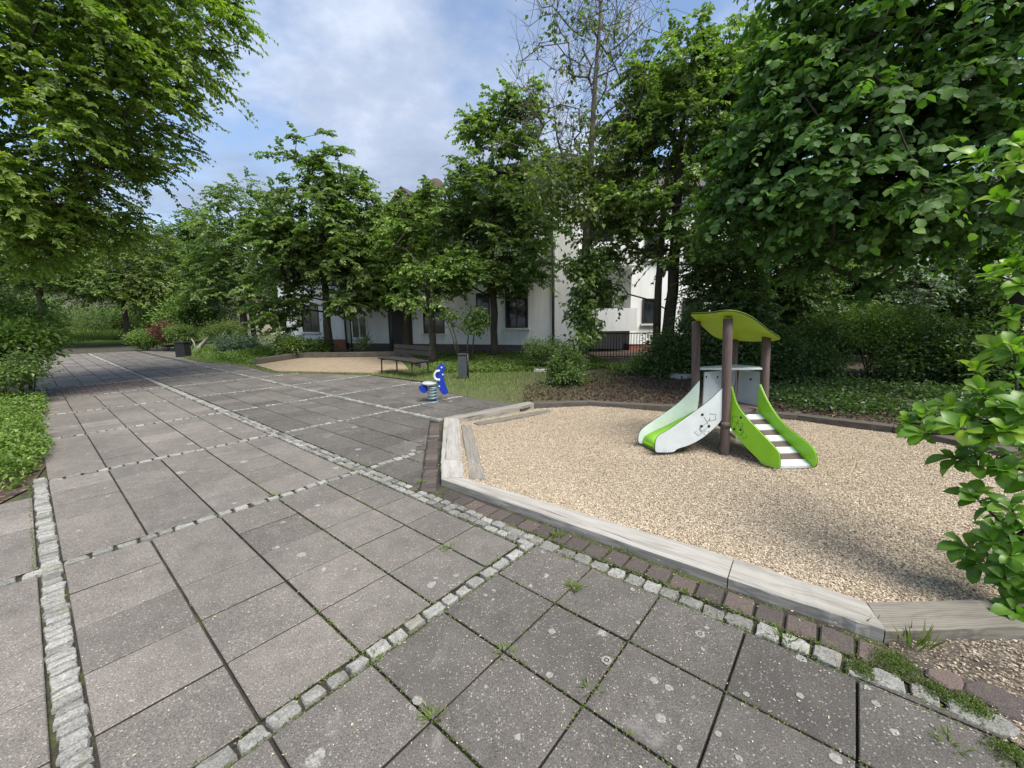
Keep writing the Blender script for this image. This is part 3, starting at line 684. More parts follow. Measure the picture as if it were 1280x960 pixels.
# gravel spilled beyond the beams at the lower right
q = scatter([(1.80,1.79),(2.75,1.80),(4.2,2.4),(4.2,.6),(2.05,.7),(1.78,1.45)], 9000); pebbles(pb, q, np.full(len(q), -.007) + R.uniform(0, .008, len(q)), .0025, .0075, vm=.85)
o_ = pb.build('gravel_chips', M['chip']); tag(o_, 'loose tan and brown gravel chips in the play pit', None, None, 'stuff')
sheet('soil_edge', [(1.70,1.62),(1.86,1.79),(2.76,1.80),(4.4,2.6),(7,4),(12,4),(12,-2),(2.0,-2),(1.95,1.2)], -.010, M['gravelly_soil'])

# ------------------------------------------------------------------ wooden edging beams
def beam(label, top, z1, z0, val, mt='wood', group='wooden beams around the gravel pit', name='edging_beam'):
    """top: 4 XY corners (outer start, outer end, inner end, inner start)"""
    P_ = np.array(top, float); d = P_[1]-P_[0]; an = math.atan2(d[1], d[0]); o0 = P_[0]
    ca, sa = math.cos(-an), math.sin(-an); q = (P_-o0) @ np.array([[ca, sa], [-sa, ca]])
    b_ = MB(); # subdivide along the length for slight wander
    n_ = 14; t = np.linspace(0, 1, n_); outr = q[0] + (q[1]-q[0])*t[:, None]; inr = q[3] + (q[2]-q[3])*t[:, None]
    outr[1:-1, 1] += R.normal(0, .0022, n_-2); inr[1:-1, 1] += R.normal(0, .0022, n_-2); zt = z1 + R.normal(0, .0015, n_)
    bev = .008; V = []; sg = np.sign(inr[0,1]-outr[0,1])
    for i in range(n_):
        V += [(outr[i,0], outr[i,1], z0), (outr[i,0], outr[i,1], zt[i]-bev), (outr[i,0], outr[i,1]+sg*bev, zt[i]), (inr[i,0], inr[i,1]-sg*bev, zt[i]), (inr[i,0], inr[i,1], zt[i]-bev), (inr[i,0], inr[i,1], z0)]
    fs = []
    for i in range(n_-1):
        for k in range(5):
            f = (i*6+k, (i+1)*6+k, (i+1)*6+k+1, i*6+k+1); fs.append(f if sg > 0 else f[::-1])
    e = tuple(range(6)); fs += [e if sg > 0 else e[::-1]]; e = tuple(range((n_-1)*6+5, (n_-1)*6-1, -1)); fs += [e if sg > 0 else e[::-1]]
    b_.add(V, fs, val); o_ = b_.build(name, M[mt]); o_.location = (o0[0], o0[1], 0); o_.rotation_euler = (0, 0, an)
    tag(o_, label, 'edging beam', group); return o_
def lerp(a, b_, t): return np.array(a)*(1-t)+np.array(b_)*t
mo, mi_ = np.array((1.283, 2.224)), np.array((1.432, 2.428))
G_ = .0025
beam('long pale grey beam running from the plaza corner along the near side of the gravel', [NL0, lerp(mo, NL0, .0015), lerp(mi_, NI0, .0015), NI0], .05, -.12, .92)
beam('pale grey beam with a crack between the long near beam and the greenish corner beam', [lerp(mo, NL1, .004), NL1, NI1, lerp(mi_, NI1, .004)], .051, -.12, .86)
beam('grey green beam with knots and growth rings under the large bright leaves', [(1.847,1.800),(2.70,1.82),(2.68,2.02),(1.926,2.008)], .047, -.12, .50)
beam('short pale beam piece at the plaza corner with a sawn joint', [(-.806,4.354),(-.711,3.826),(-.491,3.84),(-.563,4.346)], .052, -.12, .98)
beam('pale beam along the left side of the gravel beside the blue spring rider', [(-1.095,6.342),(-.807,4.36),(-.564,4.352),(-.85,6.30)], .049, -.12, .9)
beam('tan beam running from the left corner of the gravel towards the round bush', [(.298,7.545),(-1.095,6.348),(-.85,6.306),(.405,7.382)], .05, -.14, .66)
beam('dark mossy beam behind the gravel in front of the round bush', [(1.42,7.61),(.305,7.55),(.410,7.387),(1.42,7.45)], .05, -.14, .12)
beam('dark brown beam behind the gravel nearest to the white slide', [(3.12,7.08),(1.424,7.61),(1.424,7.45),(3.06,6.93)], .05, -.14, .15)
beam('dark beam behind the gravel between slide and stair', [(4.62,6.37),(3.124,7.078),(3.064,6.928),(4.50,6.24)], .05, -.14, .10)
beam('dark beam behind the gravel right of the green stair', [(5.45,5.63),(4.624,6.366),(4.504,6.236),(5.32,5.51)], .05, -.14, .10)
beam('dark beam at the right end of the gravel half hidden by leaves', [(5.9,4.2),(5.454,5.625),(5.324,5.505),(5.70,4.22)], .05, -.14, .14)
lg = 'low inner ledges of the gravel pit'
beam('weathered ledge half buried in gravel inside the left beam', [(-.80,6.15),(-.45,3.98),(-.28,3.98),(-.64,6.15)], -.022, -.14, .60, group=lg, name='edging_ledge')
beam('brown ledge half buried in gravel inside the tan beam', [(.62,7.14),(-.62,6.27),(-.52,6.15),(.70,7.03)], -.018, -.14, .42, group=lg, name='edging_ledge')

# ------------------------------------------------------------------ toddler play house with slide and stair
pf = np.array((2.55, 4.70)); pl = np.array((2.445, 5.27)); pr = np.array((3.315, 5.21)); pbk = np.array((3.145, 5.66))
GZ = -.06
PH = empty('play_house', (2.8, 5.1, -.05), 'small play house with yellow green roof, white slide and green stair on gravel', 'play house')
base = (2.8, 5.1, -.05)
def pb_(mb, name, m): return mb.build(name, M[m] if isinstance(m, str) else m, PH, base)
leanx = -.075
for P_, zt in ((pf, 1.575), (pl, 1.535), (pr, 1.345), (pbk, 1.29)):
    mb = MB(); zz = np.linspace(-.25, zt, 9); lx = leanx*(zz/1.6)
    mb.tube(np.column_stack([P_[0]+lx, np.full(9, P_[1]), zz]), .052, 16); post = pb_(mb, 'post', 'post')
c_ = MB(); zz = .33; cx_ = pf[0]+leanx*zz/1.6
c_.tube([(cx_, pf[1], zz-.035), (cx_, pf[1], zz+.035)], .058, 16); pb_(c_, 'collar', 'post')
# roof: wavy plate on a tilted plane
A_ = np.array((2.18, 5.02, 1.605)); B_ = np.array((2.47, 4.56, 1.625)); C_ = np.array((3.36, 5.08, 1.335)); D_ = np.array((3.05, 5.72, 1.29))
def rp(s, t): return A_*(1-s)*(1-t) + B_*(1-s)*t + C_*s*t + D_*s*(1-t)
ol = []
for i in range(64):
    a = 2*math.pi*i/64; ca, sa = math.cos(a), math.sin(a)
    e = .62; x = math.copysign(abs(ca)**e, ca); y = math.copysign(abs(sa)**e, sa); r = 1 + .045*math.sin(3*a+.6) + .03*math.sin(5*a+1.9)
    q = rp(.5+.61*x*r, .5+.60*y*r); q[2] += .035*math.sin(math.pi*2*(.5+.5*x)) ; ol.append(q)
mb = MB(); ol = np.array(ol); ce = ol.mean(0); ce[2] += .01
th = .022; n_ = len(ol); mid_ = ce + (ol-ce)*.55
V = np.vstack([ol+(0,0,th/2), mid_+(0,0,th/2), [ce+(0,0,th/2)], ol-(0,0,th/2), mid_-(0,0,th/2), [ce-(0,0,th/2)]]); fs = []
for i in range(n_):
    j = (i+1) % n_
    fs += [(i, j, n_+j, n_+i), (n_+i, n_+j, 2*n_), (3*n_+1+n_-2*n_+2*n_-n_+i if False else 2*n_+1+j, 2*n_+1+i, 3*n_+1+i, 3*n_+1+j), (3*n_+1+j, 3*n_+1+i, 4*n_+1), (i, 2*n_+1+i, 2*n_+1+j, j)]
mb.add(V, fs, .5); roof = pb_(mb, 'roof', 'yellowgreen')
ed_ = MB(); ed_.tube(np.vstack([ol, ol[:1]]), .008, 6, cap=False); e_o = ed_.build('rim', M['black'], roof)
e_o.location = -np.array(base) if False else (0, 0, 0)
for v_ in e_o.data.vertices: v_.co = v_.co - Vector(base)
def vplane(A, B, sz): # vertical plane coordinates -> world
    A = np.array(A, float); B = np.array(B, float); u = (B-A)/np.linalg.norm(B-A)
    return np.array([(A[0]+u[0]*s, A[1]+u[1]*s, z) for s, z in sz])
def smooth2(pts, it=2, closed=True):
    p = np.array(pts, float)
    for _ in range(it):
        q = []
        for i in range(len(p)):
            a, b_ = p[i], p[(i+1) % len(p)]; q += [a*.75+b_*.25, a*.25+b_*.75]
        p = np.array(q)
    return p
def side_panel(name, A, B, sz, m, thick=.019):
    mb = MB(); o3 = vplane(A, B, smooth2(sz, 2)); mb.plate(o3, thick); po = pb_(mb, name, m)
    rim = MB(); rim.tube(np.vstack([o3, o3[:1]]), .0045, 4, cap=False); r_ = rim.build('rim', M['black'], po)
    for v_ in r_.data.vertices: v_.co = v_.co - Vector(base)
    return po
sn = [(.01,.78),(.04,.765),(.166,.626),(.345,.482),(.504,.362),(.653,.253),(.75,.205),(.785,.15),(.79,.08),(.786,-.012),(.70,-.013),(.556,-.012),(.535,.03),(.369,.076),(.208,.175),(.096,.285),(.03,.36),(.005,.42),(.005,.6)]
SA, SB = (2.50, 4.70), (1.72, 4.71)
p_near = side_panel('slide_side', SA, SB, sn, 'white')
TA, TB = (2.37, 5.15), (1.62, 5.05)
side_panel('slide_side', TA, TB, [(-.04,.80),(-.02,.775),(.162,.568),(.372,.406),(.637,.246),(.735,.17),(.765,.10),(.762,-.01),(.66,-.012),(.53,.0),(.36,.06),(.2,.17),(.08,.29),(-.02,.37),(-.04,.5)], 'mint')
# green chute
prof = [(-.06,.425),(.05,.385),(.16,.328),(.27,.28),(.38,.228),(.48,.188),(.57,.150),(.65,.115),(.695,.085),(.715,.045),(.715,-.01)]
mb = MB(); V = []; k = len(prof)
for (s, z) in prof:
    a = vplane(SA, SB, [(s+.0, z)])[0]; b_ = vplane(TA, TB, [(s-.01, z)])[0]; d = (b_-a); d /= np.linalg.norm(d)
    V += [a+d*.008, b_-d*.008]
V = np.array(V); V2 = V - np.array((0, 0, .012)); fs = []
for i in range(k-1):
    fs += [(2*i, 2*i+2, 2*i+3, 2*i+1), (2*k+2*i+1, 2*k+2*i+3, 2*k+2*i+2, 2*k+2*i), (2*i, 2*k+2*i, 2*k+2*i+2, 2*i+2), (2*i+1, 2*i+3, 2*k+2*i+3, 2*k+2*i+1)]
fs += [(0, 1, 2*k+1, 2*k), (2*k-2, 4*k-2, 4*k-1, 2*k-1)]
mb.add(np.vstack([V, V2]), fs, .5, True); pb_(mb, 'chute', 'green')
mb = MB(); a = vplane(SA, SB, [(.62, .02)])[0]; mb.tube([a+(0,.05,.02), a+(0,.05,-.15)], .012, 8); pb_(mb, 'foot', 'steel')
def caps(parent_name, A, B, holes, rad=.017, off=.012, par=None):
    A_2 = np.array(A); B_2 = np.array(B); u = (B_2-A_2)/np.linalg.norm(B_2-A_2); nn = np.array((-u[1], u[0], 0));
    if np.dot(nn[:2], -A_2) < 0: nn = -nn
    for s, z in holes:
        mb = MB(); c = vplane(A, B, [(s, z)])[0]; mb.tube([c-nn*.005, c+nn*off, c+nn*(off+.003)], [rad, rad, rad*.7], 12)
        o_ = mb.build(parent_name, M['black'], par)
        for v_ in o_.data.vertices: v_.co = v_.co - Vector(base)
    return nn
def engraving(A, B, curves, par, nn):
    mb = MB()
    for cv in curves:
        p = smooth2(cv, 2)[: -3]; mb.tube(vplane(A, B, p) + nn*.0105, .0018, 4, cap=False)
    o_ = mb.build('engraving', M['frame_dark'], par)
    for v_ in o_.data.vertices: v_.co = v_.co - Vector(base)
nn = caps('bolt_cap', SA, SB, [(.249,.452),(.25,.311),(.162,.31)], par=p_near)
leafc = lambda c, r, a: [(c[0]+r*math.cos(a+t)*(1 if i % 2 else .55), c[1]+r*math.sin(a+t)*(1 if i % 2 else .55)) for i, t in enumerate(np.linspace(0, 5.6, 9))]
engraving(SA, SB, [leafc((.13,.42),.06,.3), leafc((.28,.24),.055,1.2), [(.25,.45),(.19,.37),(.16,.31),(.22,.26),(.28,.24)], [(.25,.31),(.2,.34),(.13,.42)], leafc((.19,.23),.04,2)], p_near, nn)
LA, LB = (2.575, 4.70), (2.83, 4.12)
p_l = side_panel('stair_side', LA, LB, [(0,.80),(.01,.77),(.091,.569),(.301,.402),(.447,.302),(.585,.205),(.63,.16),(.642,.08),(.644,-.009),(.56,-.015),(.476,-.021),(.43,-.013),(.416,.017),(.228,.125),(.066,.251),(.0,.33),(-.005,.5)], 'green')
RA, RB = (3.15, 5.10), (3.24, 4.16)
side_panel('stair_side', RA, RB, [(0,.76),(.03,.715),(.172,.545),(.394,.371),(.649,.275),(.86,.215),(.94,.16),(.965,.08),(.966,.0),(.90,-.03),(.82,.0),(.65,.10),(.42,.20),(.2,.30),(.0,.36)], 'green')
nn = caps('bolt_cap', LA, LB, [(.157,.447),(.084,.291),(.164,.304)], .015, par=p_l)
engraving(LA, LB, [leafc((.09,.41),.055,.3), leafc((.21,.25),.05,1.2), [(.157,.447),(.12,.37),(.084,.29),(.15,.24),(.21,.25)], leafc((.16,.36),.04,2)], p_l, nn)
# planks of the stair, white and brown in turn
for k in range(9):
    t0, t1 = k/9., (k+1)/9.
    mb = MB(); V = []
    for t in (t0+.004, t1-.004):
        z = .365 - .375*t
        a = vplane(RA, RB, [(.07+.84*t, z)])[0]; b_ = vplane(LA, LB, [(.04+.60*t, z)])[0]; b_[1] = b_[1]*.0 + (a[1] + (b_[1]-a[1])*.12)
        # left end where the plank meets the near panel
        uL = (np.array(LB)-np.array(LA)); y_ = min(b_[1], LA[1]+.35); x_ = LA[0] + uL[0]*(y_-LA[1])/uL[1]; b_ = np.array((x_+.02, y_, z)); a = a - np.array((.012, 0, 0))
        V += [b_, a]
    V = np.array(V); rise = .006 if k % 2 == 0 else 0
    V[:, 2] += rise; W_ = V - np.array((0, 0, .03))
    mb.add(np.vstack([V, W_]), [(0,2,3,1),(5,7,6,4),(0,4,6,2),(1,3,7,5),(0,1,5,4),(2,6,7,3)], .5)
    pk = pb_(mb, 'tread', 'white' if k % 2 == 0 else 'tread_brown')
    if k == 0: pk['label'] = 'topmost white tread'
# deck, back panels and counter plate
mb = MB(); dk = [tuple(pf+(.03,.04)), tuple(pr+(-.02,.0)), tuple(pbk+(-.02,-.02)), tuple(pl+(.02,0))]; mb.prism(dk, .385, .42, .004); pb_(mb, 'deck', 'tread_brown')
def vpanel(A, B, z0, z1, m, name='back_panel', holes=()):
    A = np.array(A); B = np.array(B); mb = MB(); L = np.linalg.norm(B-A)
    mb.plate(vplane(A, B, [(.03,z0),(L-.05,z0),(L-.05,z1),(.03,z1)]), .018); po = pb_(mb, name, m)
    if holes: caps('bolt_cap', A, B, holes, .016, par=po)
vpanel(pl+(.03,-.05), pbk+(-.02,-.07), .40, .885, 'whitegrey', holes=((.30,.80),(.06,.82)))
vpanel(pbk+(-.01,-.06), pr+(-.01,-.05), .40, .875, 'whitegrey', holes=((.22,.76),(.42,.72)))
mb = MB(); mb.prism([tuple(pl+(-.02,-.02)), tuple(lerp(pl,pr,.5)+(0,-.05)), tuple(pr+(-.04,-.02)), tuple(pr+(-.03,.08)), tuple(pbk+(-.06,-.05)), tuple(pl+(.03,.09))], .915, .94, .005); pb_(mb, 'counter', 'white')

# ------------------------------------------------------------------ spring rider
bx, by = gp(541, 502)
RD = empty('spring_rider', (bx, by, 0), 'blue spring rider with white handle and pale seat on the paving', 'spring rider')
sc = at(541, 500, by)[1] / F   # metres per photo pixel
def rpx(q): # crop pixels (x6.4 from 440,400) to local x,z
    d = by
    return [((440+x/6.4-541)*d/F*1.0, (502-(400+y/6.4))*d/F) for x, y in q]
mb = MB(); t = np.linspace(0, 1, 90); a = t*2*math.pi*4.2
mb.tube(np.column_stack([np.cos(a)*.085, np.sin(a)*.085, .03+t*.25]), .017, 7); mb.build('spring', M['spring'], RD)
mb = MB(); mb.tube([(0,0,-.02),(0,0,.012)], .105, 20); mb.build('ground_plate', M['spring'], RD); mb = MB(); mb.tube([(0,0,.275),(0,0,.30)], .10, 20); mb.build('mounting_plate', M['spring'], RD)
fig = [(735,338),(757,352),(757,385),(742,410),(752,430),(742,455),(750,500),(768,550),(778,585),(735,600),(712,570),(697,535),(690,500),(692,470),(680,445),(672,425),(685,400),(690,375),(705,360)]
mb = MB(); o3 = [(x, 0, z) for x, z in smooth2(rpx(fig), 1)]; mb.plate(o3, .034); body = mb.build('figure', M['blue'], RD)
for x, y in ((730,372),(738,430),(706,525),(706,480)):
    dots = MB(); (X_, Z_), = rpx([(x, y)]); dots.tube([(X_, -.022, Z_), (X_, -.017, Z_)], .017, 10); dots.build('bolt', M['white'], body)
tail = [(548,512),(575,515),(602,530),(606,570),(585,578),(560,560),(545,535)]
for yy in (-.09, .09):
    mb = MB(); mb.plate([(x, yy, z) for x, z in smooth2(rpx(tail), 1)], .02); mb.build('tail', M['blue'], RD)
mb = MB(); cr = rpx([(712,398),(690,403),(674,420),(668,440),(674,460),(690,472),(714,472)]); mb.tube([(x, -.03, z) for x, z in cr], .024, 8); mb.tube([(cr[0][0],-.1,cr[0][1]),(cr[0][0],.1,cr[0][1])], .014, 8); mb.build('handle', M['white'], RD)
mb = MB(); (x0, z0), (x1, z1) = rpx([(566, 500), (685, 500)])
mb.prism([(x0+(x1-x0)*(.5+.5*math.cos(a)), .14*math.sin(a)*(1-.25*math.cos(a))) for a in np.linspace(0, 6.283, 24, endpoint=False)], z0-.012, z0+.018, .008); mb.build('seat', M['whitegrey'], RD)

# ------------------------------------------------------------------ bench and bins
P1 = np.array((-3.95, 12.25)); P2 = np.array((-2.69, 10.99)); ax = unit(P2-P1); bk = np.array((ax[1]*-1, ax[0])); bk = bk if bk[0] > 0 else -bk
BN = empty('bench', (*(P1+P2)/2, 0), 'dark wooden bench with black metal frame beside the grass', 'bench')
bb = np.array((*(P1+P2)/2, 0))
def W3(s, d, z): q = (P1+P2)/2 + ax*s + bk*d; return np.array((q[0], q[1], z))
for s in (-.86, .86):
    mb = MB(); mb.tube([W3(s,.0,.43), W3(s,-.01,.1), W3(s,.02,.025), W3(s,.1,.015), W3(s,.42,.015), W3(s,.50,.04), W3(s,.50,.43), W3(s,.56,.86)], .022, 8)
    mb.tube([W3(s,0,.43), W3(s,.5,.43)], .02, 8); mb.build('frame', M['metal_dark'], BN, bb)
def plank(mb, s0, s1, d0, d1, z0, z1):
    c = [W3(s0,d0,z0),W3(s1,d0,z0),W3(s1,d1,z0+(z1-z0)*0),W3(s0,d1,z0)]
for k in range(4):
    mb = MB(); d0 = -.04+.13*k; P_ = [W3(-.98,d0,0)[:2],W3(.98,d0,0)[:2],W3(.98,d0+.115,0)[:2],W3(-.98,d0+.115,0)[:2]]; mb.prism(P_, .452, .49, .006); mb.build('seat_plank', M['bench_wood'], BN, bb)
for k in range(2):
    mb = MB(); z = .60+.145*k; d = .50+.028*k; 
    P_ = np.array([W3(-.98,d,z),W3(.98,d,z),W3(.98,d+.024,z+.12),W3(-.98,d+.024,z+.12)]); off = np.array((bk[0], bk[1], -.2))*-.03
    mb.add(np.vstack([P_, P_+off]), [(0,1,2,3),(7,6,5,4),(0,4,5,1),(1,5,6,2),(2,6,7,3),(3,7,4,0)]); mb.build('back_plank', M['bench_wood'], BN, bb)
bx, by = gp(579, 475)
BI = empty('litter_bin', (bx, by, 0), 'tall grey litter bin standing on the grass right of the bench', 'litter bin')
mb = MB(); k = 14; an = np.linspace(0, 2*np.pi, k, endpoint=False); mb.prism([(-.11,-.10),(.11,-.10),(.11,.10),(-.11,.10)], .10, .66, .02); mb.build('body', M['metal_grey'], BI)
mb = MB(); mb.prism([(-.12,-.11),(.12,-.11),(.12,.11),(-.12,.11)], .66, .715, .02); mb.build('lid', M['metal_dark'], BI)
mb = MB(); mb.tube([(.135,.02,-.1),(.135,.02,.70)], .022, 8); mb.build('post', M['metal_dark'], BI)
bx, by = gp(230, 446)
BI = empty('litter_bin', (bx, by, 0), 'squat black litter bin by the pale log at the far flower bed', 'litter bin')
mb = MB(); mb.prism([(-.22,-.2),(.22,-.2),(.22,.2),(-.22,.2)], 0, .66, .02); mb.build('body', M['metal_dark'], BI)
mb = MB(); mb.prism([(-.25,-.23),(.25,-.23),(.25,.23),(-.25,.23)], .66, .72, .02); mb.build('lid', M['metal_dark'], BI)
lx, ly = gp(243, 441)
mb = MB(); mb.tube([(lx-.1,ly,-.05),(lx+.15,ly+.1,.25),(lx+.6,ly+.3,.75),(lx+.95,ly+.5,.98)], [.13,.11,.08,.05], 9, jitter=.12); mb.tube([(lx+.3,ly+.1,.45),(lx+.35,ly-.1,.2),(lx+.3,ly-.2,-.02)], [.05,.06,.05], 7, jitter=.1); mb.tube([(lx+.1,ly,.2),(lx-.05,ly+.1,.6),(lx-.15,ly+.1,.75)], [.05,.04,.02], 7)
M['driftwood'] = plain('driftwood', (.22,.205,.18), .9, var=.3)
tag(mb.build('driftwood', M['driftwood']), 'bleached branching log leaning in the flower bed behind the black bin', 'driftwood log')

# ------------------------------------------------------------------ lawn, beds, litter
def hz(x, y): return .012 + .02*math.sin(.9*x+.3*y)*math.sin(.7*y) + .015*min(1, max(0, (.639*(x+1.5)+.769*(y-8.9)-.3)/4))*min(1, max(0, (3.0-x)/3))
lawn_poly = [(-7.6,12.75),(-4.1,11.85),(-2.8,10.8),(-1.95,10.1),(-1.55,8.95),(-.6,8.0),(.30,7.50),(1.42,7.62),(2.2,9.2),(3.4,11.5),(3.4,17.6),(-3,19.6),(-12,22.7),(-18,24),(-21.5,26.2),(-20.8,25.2),(-15.0,18.6),(-12.9,16.7),(-9.7,14.75)]
grid_sheet('lawn', lawn_poly, .01, M['lawn'], .6, hz)
soil_poly = [(1.42,7.62),(3.12,7.09),(4.62,6.38),(5.46,5.63),(5.92,4.2),(7,4.02),(26,4.02),(26,26),(3.41,26),(3.41,11.5),(2.2,9.2)]
grid_sheet('bed_soil', soil_poly, .01, M['soil'], 1.0, lambda x, y: .008+.03*math.sin(1.3*x)*math.sin(.9*y)+.06*min(1, max(0, (y-8)/5))*min(1, max(0, (x-2.5)/2)))
def blades(mb, q, z, h0, h1, w, vmin=0, vmax=1):
    k = len(q); an = R.uniform(0, 6.28, k); d = np.stack([np.cos(an), np.sin(an), np.zeros(k)], -1); hh = R.uniform(h0, h1, k)
    c = np.column_stack([q, z]); lean = np.stack([np.cos(an+1.3), np.sin(an+1.3), np.zeros(k)], -1) * (hh*R.uniform(.1, .9, k))[:, None]
    V = np.empty((k, 3, 3)); V[:, 0] = c - d*w; V[:, 1] = c + d*w; V[:, 2] = c + lean + np.array((0, 0, 1.))*hh[:, None]
    mb.add(V.reshape(-1, 3), np.arange(3*k).reshape(-1, 3), np.repeat(np.clip(R.normal(.5, .22, k), vmin, vmax), 3))
hzv = lambda q: .012 + .02*np.sin(.9*q[:,0]+.3*q[:,1])*np.sin(.7*q[:,1]) + .015*np.clip((.639*(q[:,0]+1.5)+.769*(q[:,1]-8.9)-.3)/4, 0, 1)*np.clip((3.0-q[:,0])/3, 0, 1)
gm = MB()
wl = lambda x, y: np.clip(.35 + .55*np.clip((y-8.2)/3, 0, 1) + .25*np.sin(2.1*x)*np.sin(1.7*y) - .5*np.clip((x-.2)/2, 0, 1), .05, 1)
SAND = [(-9.35,14.75),(-7.5,12.85),(-4.2,12.1),(-3.3,12.9),(-4.9,17.4),(-9.0,17.4)]
q = scatter(lawn_poly, 85000, wl); q = q[[not inside(x, SAND) for x in q]]; blades(gm, q, hzv(q)-.005, .03, .11, .006)
q = scatter([(-2.7,11.6),(3.3,12.6),(3.3,17.4),(-2.7,18.5)], 26000); kk = len(q)   # clover-like cover under the trees
leaves4(gm, np.column_stack([q, hzv(q)+R.uniform(.0, .14, kk)]), R.normal(size=(kk,3))*(1,1,.3), np.tile((0,0,1.), (kk,1))+R.normal(0,.4,(kk,3)), .07, .03, np.clip(R.normal(.35,.2,kk),0,1))
tag(gm.build('grass', M['grass']), 'thin grass and weeds between plaza and white house', None, None, 'stuff')
dl = MB()
q = scatter([(.2,7.7),(1.42,7.65),(3.12,7.1),(4.62,6.4),(5.46,5.65),(9,5.7),(9,12.5),(3,12.5),(.3,9.5)], 15000, lambda x, y: np.clip(1.3-(y-6)/8, .2, 1)); kk = len(q)
leaves4(dl, np.column_stack([q, .015+.03*np.sin(1.3*q[:,0])*np.sin(.9*q[:,1])+.06*np.clip((q[:,1]-8)/5,0,1)*np.clip((q[:,0]-2.5)/2,0,1)+R.uniform(.005,.03,kk)]), R.normal(size=(kk,3))*(1,1,.35), np.tile((0,0,1.),(kk,1))+R.normal(0,.5,(kk,3)), R.uniform(.03,.075,kk), R.uniform(.012,.028,kk), np.clip(R.beta(1.6,2.4,kk),0,1))
tag(dl.build('leaf_litter', M['dry_leaf']), 'brown dead leaves on the soil behind the gravel pit', None, None, 'stuff')
# fallen bits on the paving, moss cushions and weeds in the joints
lt = MB(); q = scatter(plaza, 2600, lambda x, y: np.clip(12/(x*x+y*y), .04, 1)); kk = len(q)
leaves4(lt, np.column_stack([q, np.full(kk, .006)+R.uniform(0,.004,kk)]), R.normal(size=(kk,3))*(1,1,.05), np.tile((0,0,1.),(kk,1))+R.normal(0,.15,(kk,3)), R.uniform(.004,.014,kk), R.uniform(.0015,.004,kk), .5*np.ones(kk), .1)
tag(lt.build('fallen_petals', M['litter']), 'small pale fallen blossoms and twigs scattered on the paving', None, None, 'stuff')
mw = MB()
def joint_fuzz(p0, p1, n_, w, h_=.014):
    t = R.uniform(size=n_)[:, None]; q = np.array(p0)*(1-t)+np.array(p1)*t + R.normal(0, w, (n_, 2)); q = q[[inside(x, plaza) for x in q]]; kk = len(q)
    leaves4(mw, np.column_stack([q, R.uniform(-.012, .004, kk)]), R.normal(size=(kk,3))*(1,1,.4)+(0,0,.5), np.tile((0,0,1.),(kk,1))+R.normal(0,.6,(kk,3)), R.uniform(.006, h_, kk), R.uniform(.003,.006,kk), np.clip(R.normal(.5,.25,kk),0,1))
for u_, (a_, b_), n_ in ((.4436*2,(-2,.5),350),(.4436*3,(-2.5,3.5),700),(.4436*4,(-3,4.5),900),(-.125,(2.2,4.6),500),(2.12,(-.3,3),700),(2.285,(-.3,3),700),(2.2,(-2.5,0),700)):
    joint_fuzz(gw(u_, a_), gw(u_, b_), n_, .006)
joint_fuzz(gw(0,-.10), gw(2.1,-.10), 500, .008); joint_fuzz(gw(0,-.0), gw(2.1,-.0), 400, .008)
joint_fuzz(gw(1.2,-.54), gw(3,-.54), 300, .006); joint_fuzz(gw(1.2,-.98), gw(3,-.98), 260, .006)
for off in (.005, .12, .125, .28):
    joint_fuzz(E0-ed*.5+en*off, E1+ed*.2+en*off, 800, .012, .016)
tag(mw.build('moss', M['leaf_olive']), 'moss and tiny weeds in the joints between slabs and setts', None, None, 'stuff')
wd = MB()
for px, py, n_, h_ in ((541,897,40,.05),(630,815,34,.045),(717,735,50,.06),(697,670,60,.07),(560,685,34,.05),(735,860,18,.04),(1143,806,30,.16),(526,603,40,.05),(345,618,26,.04),(374,545,20,.05),(985,800,16,.1),(1185,930,20,.06),(465,824,20,.03),(850,742,20,.04),(785,690,24,.05),(1072,780,10,.12),(780,925,14,.03)):
    c = np.array(gp(px, py)); q = c + R.normal(0, .022, (n_, 2)); an = np.arctan2(q[:,1]-c[1], q[:,0]-c[0]); kk = n_
    d = np.stack([np.cos(an), np.sin(an), R.uniform(.3, 1.6, kk)*h_/.05], -1)
    leaves4(wd, np.column_stack([q, np.zeros(kk)]), d, np.tile((0,0,1.),(kk,1))+R.normal(0,.5,(kk,3)), R.uniform(.3,.85,kk)*h_, R.uniform(.002,.005,kk), np.clip(R.normal(.6,.2,kk),0,1))
tag(wd.build('weeds', M['grass']), 'small grass tufts sprouting between the slabs', None, None, 'stuff')
lc = MB()
M['lichen'] = plain('lichen', (.215,.21,.19), .95, var=.45, scale=120)
spots = [(826,899,.022),(875,793,.024),(758,826,.026),(750,660,.02),(960,800,.02),(1000,870,.015),(690,790,.02),(570,720,.02)] + [(R.uniform(480,1180), R.uniform(700,950), R.uniform(.006,.022)) for _ in range(34)] + [(R.uniform(330,620), R.uniform(640,760), R.uniform(.005,.013)) for _ in range(30)]
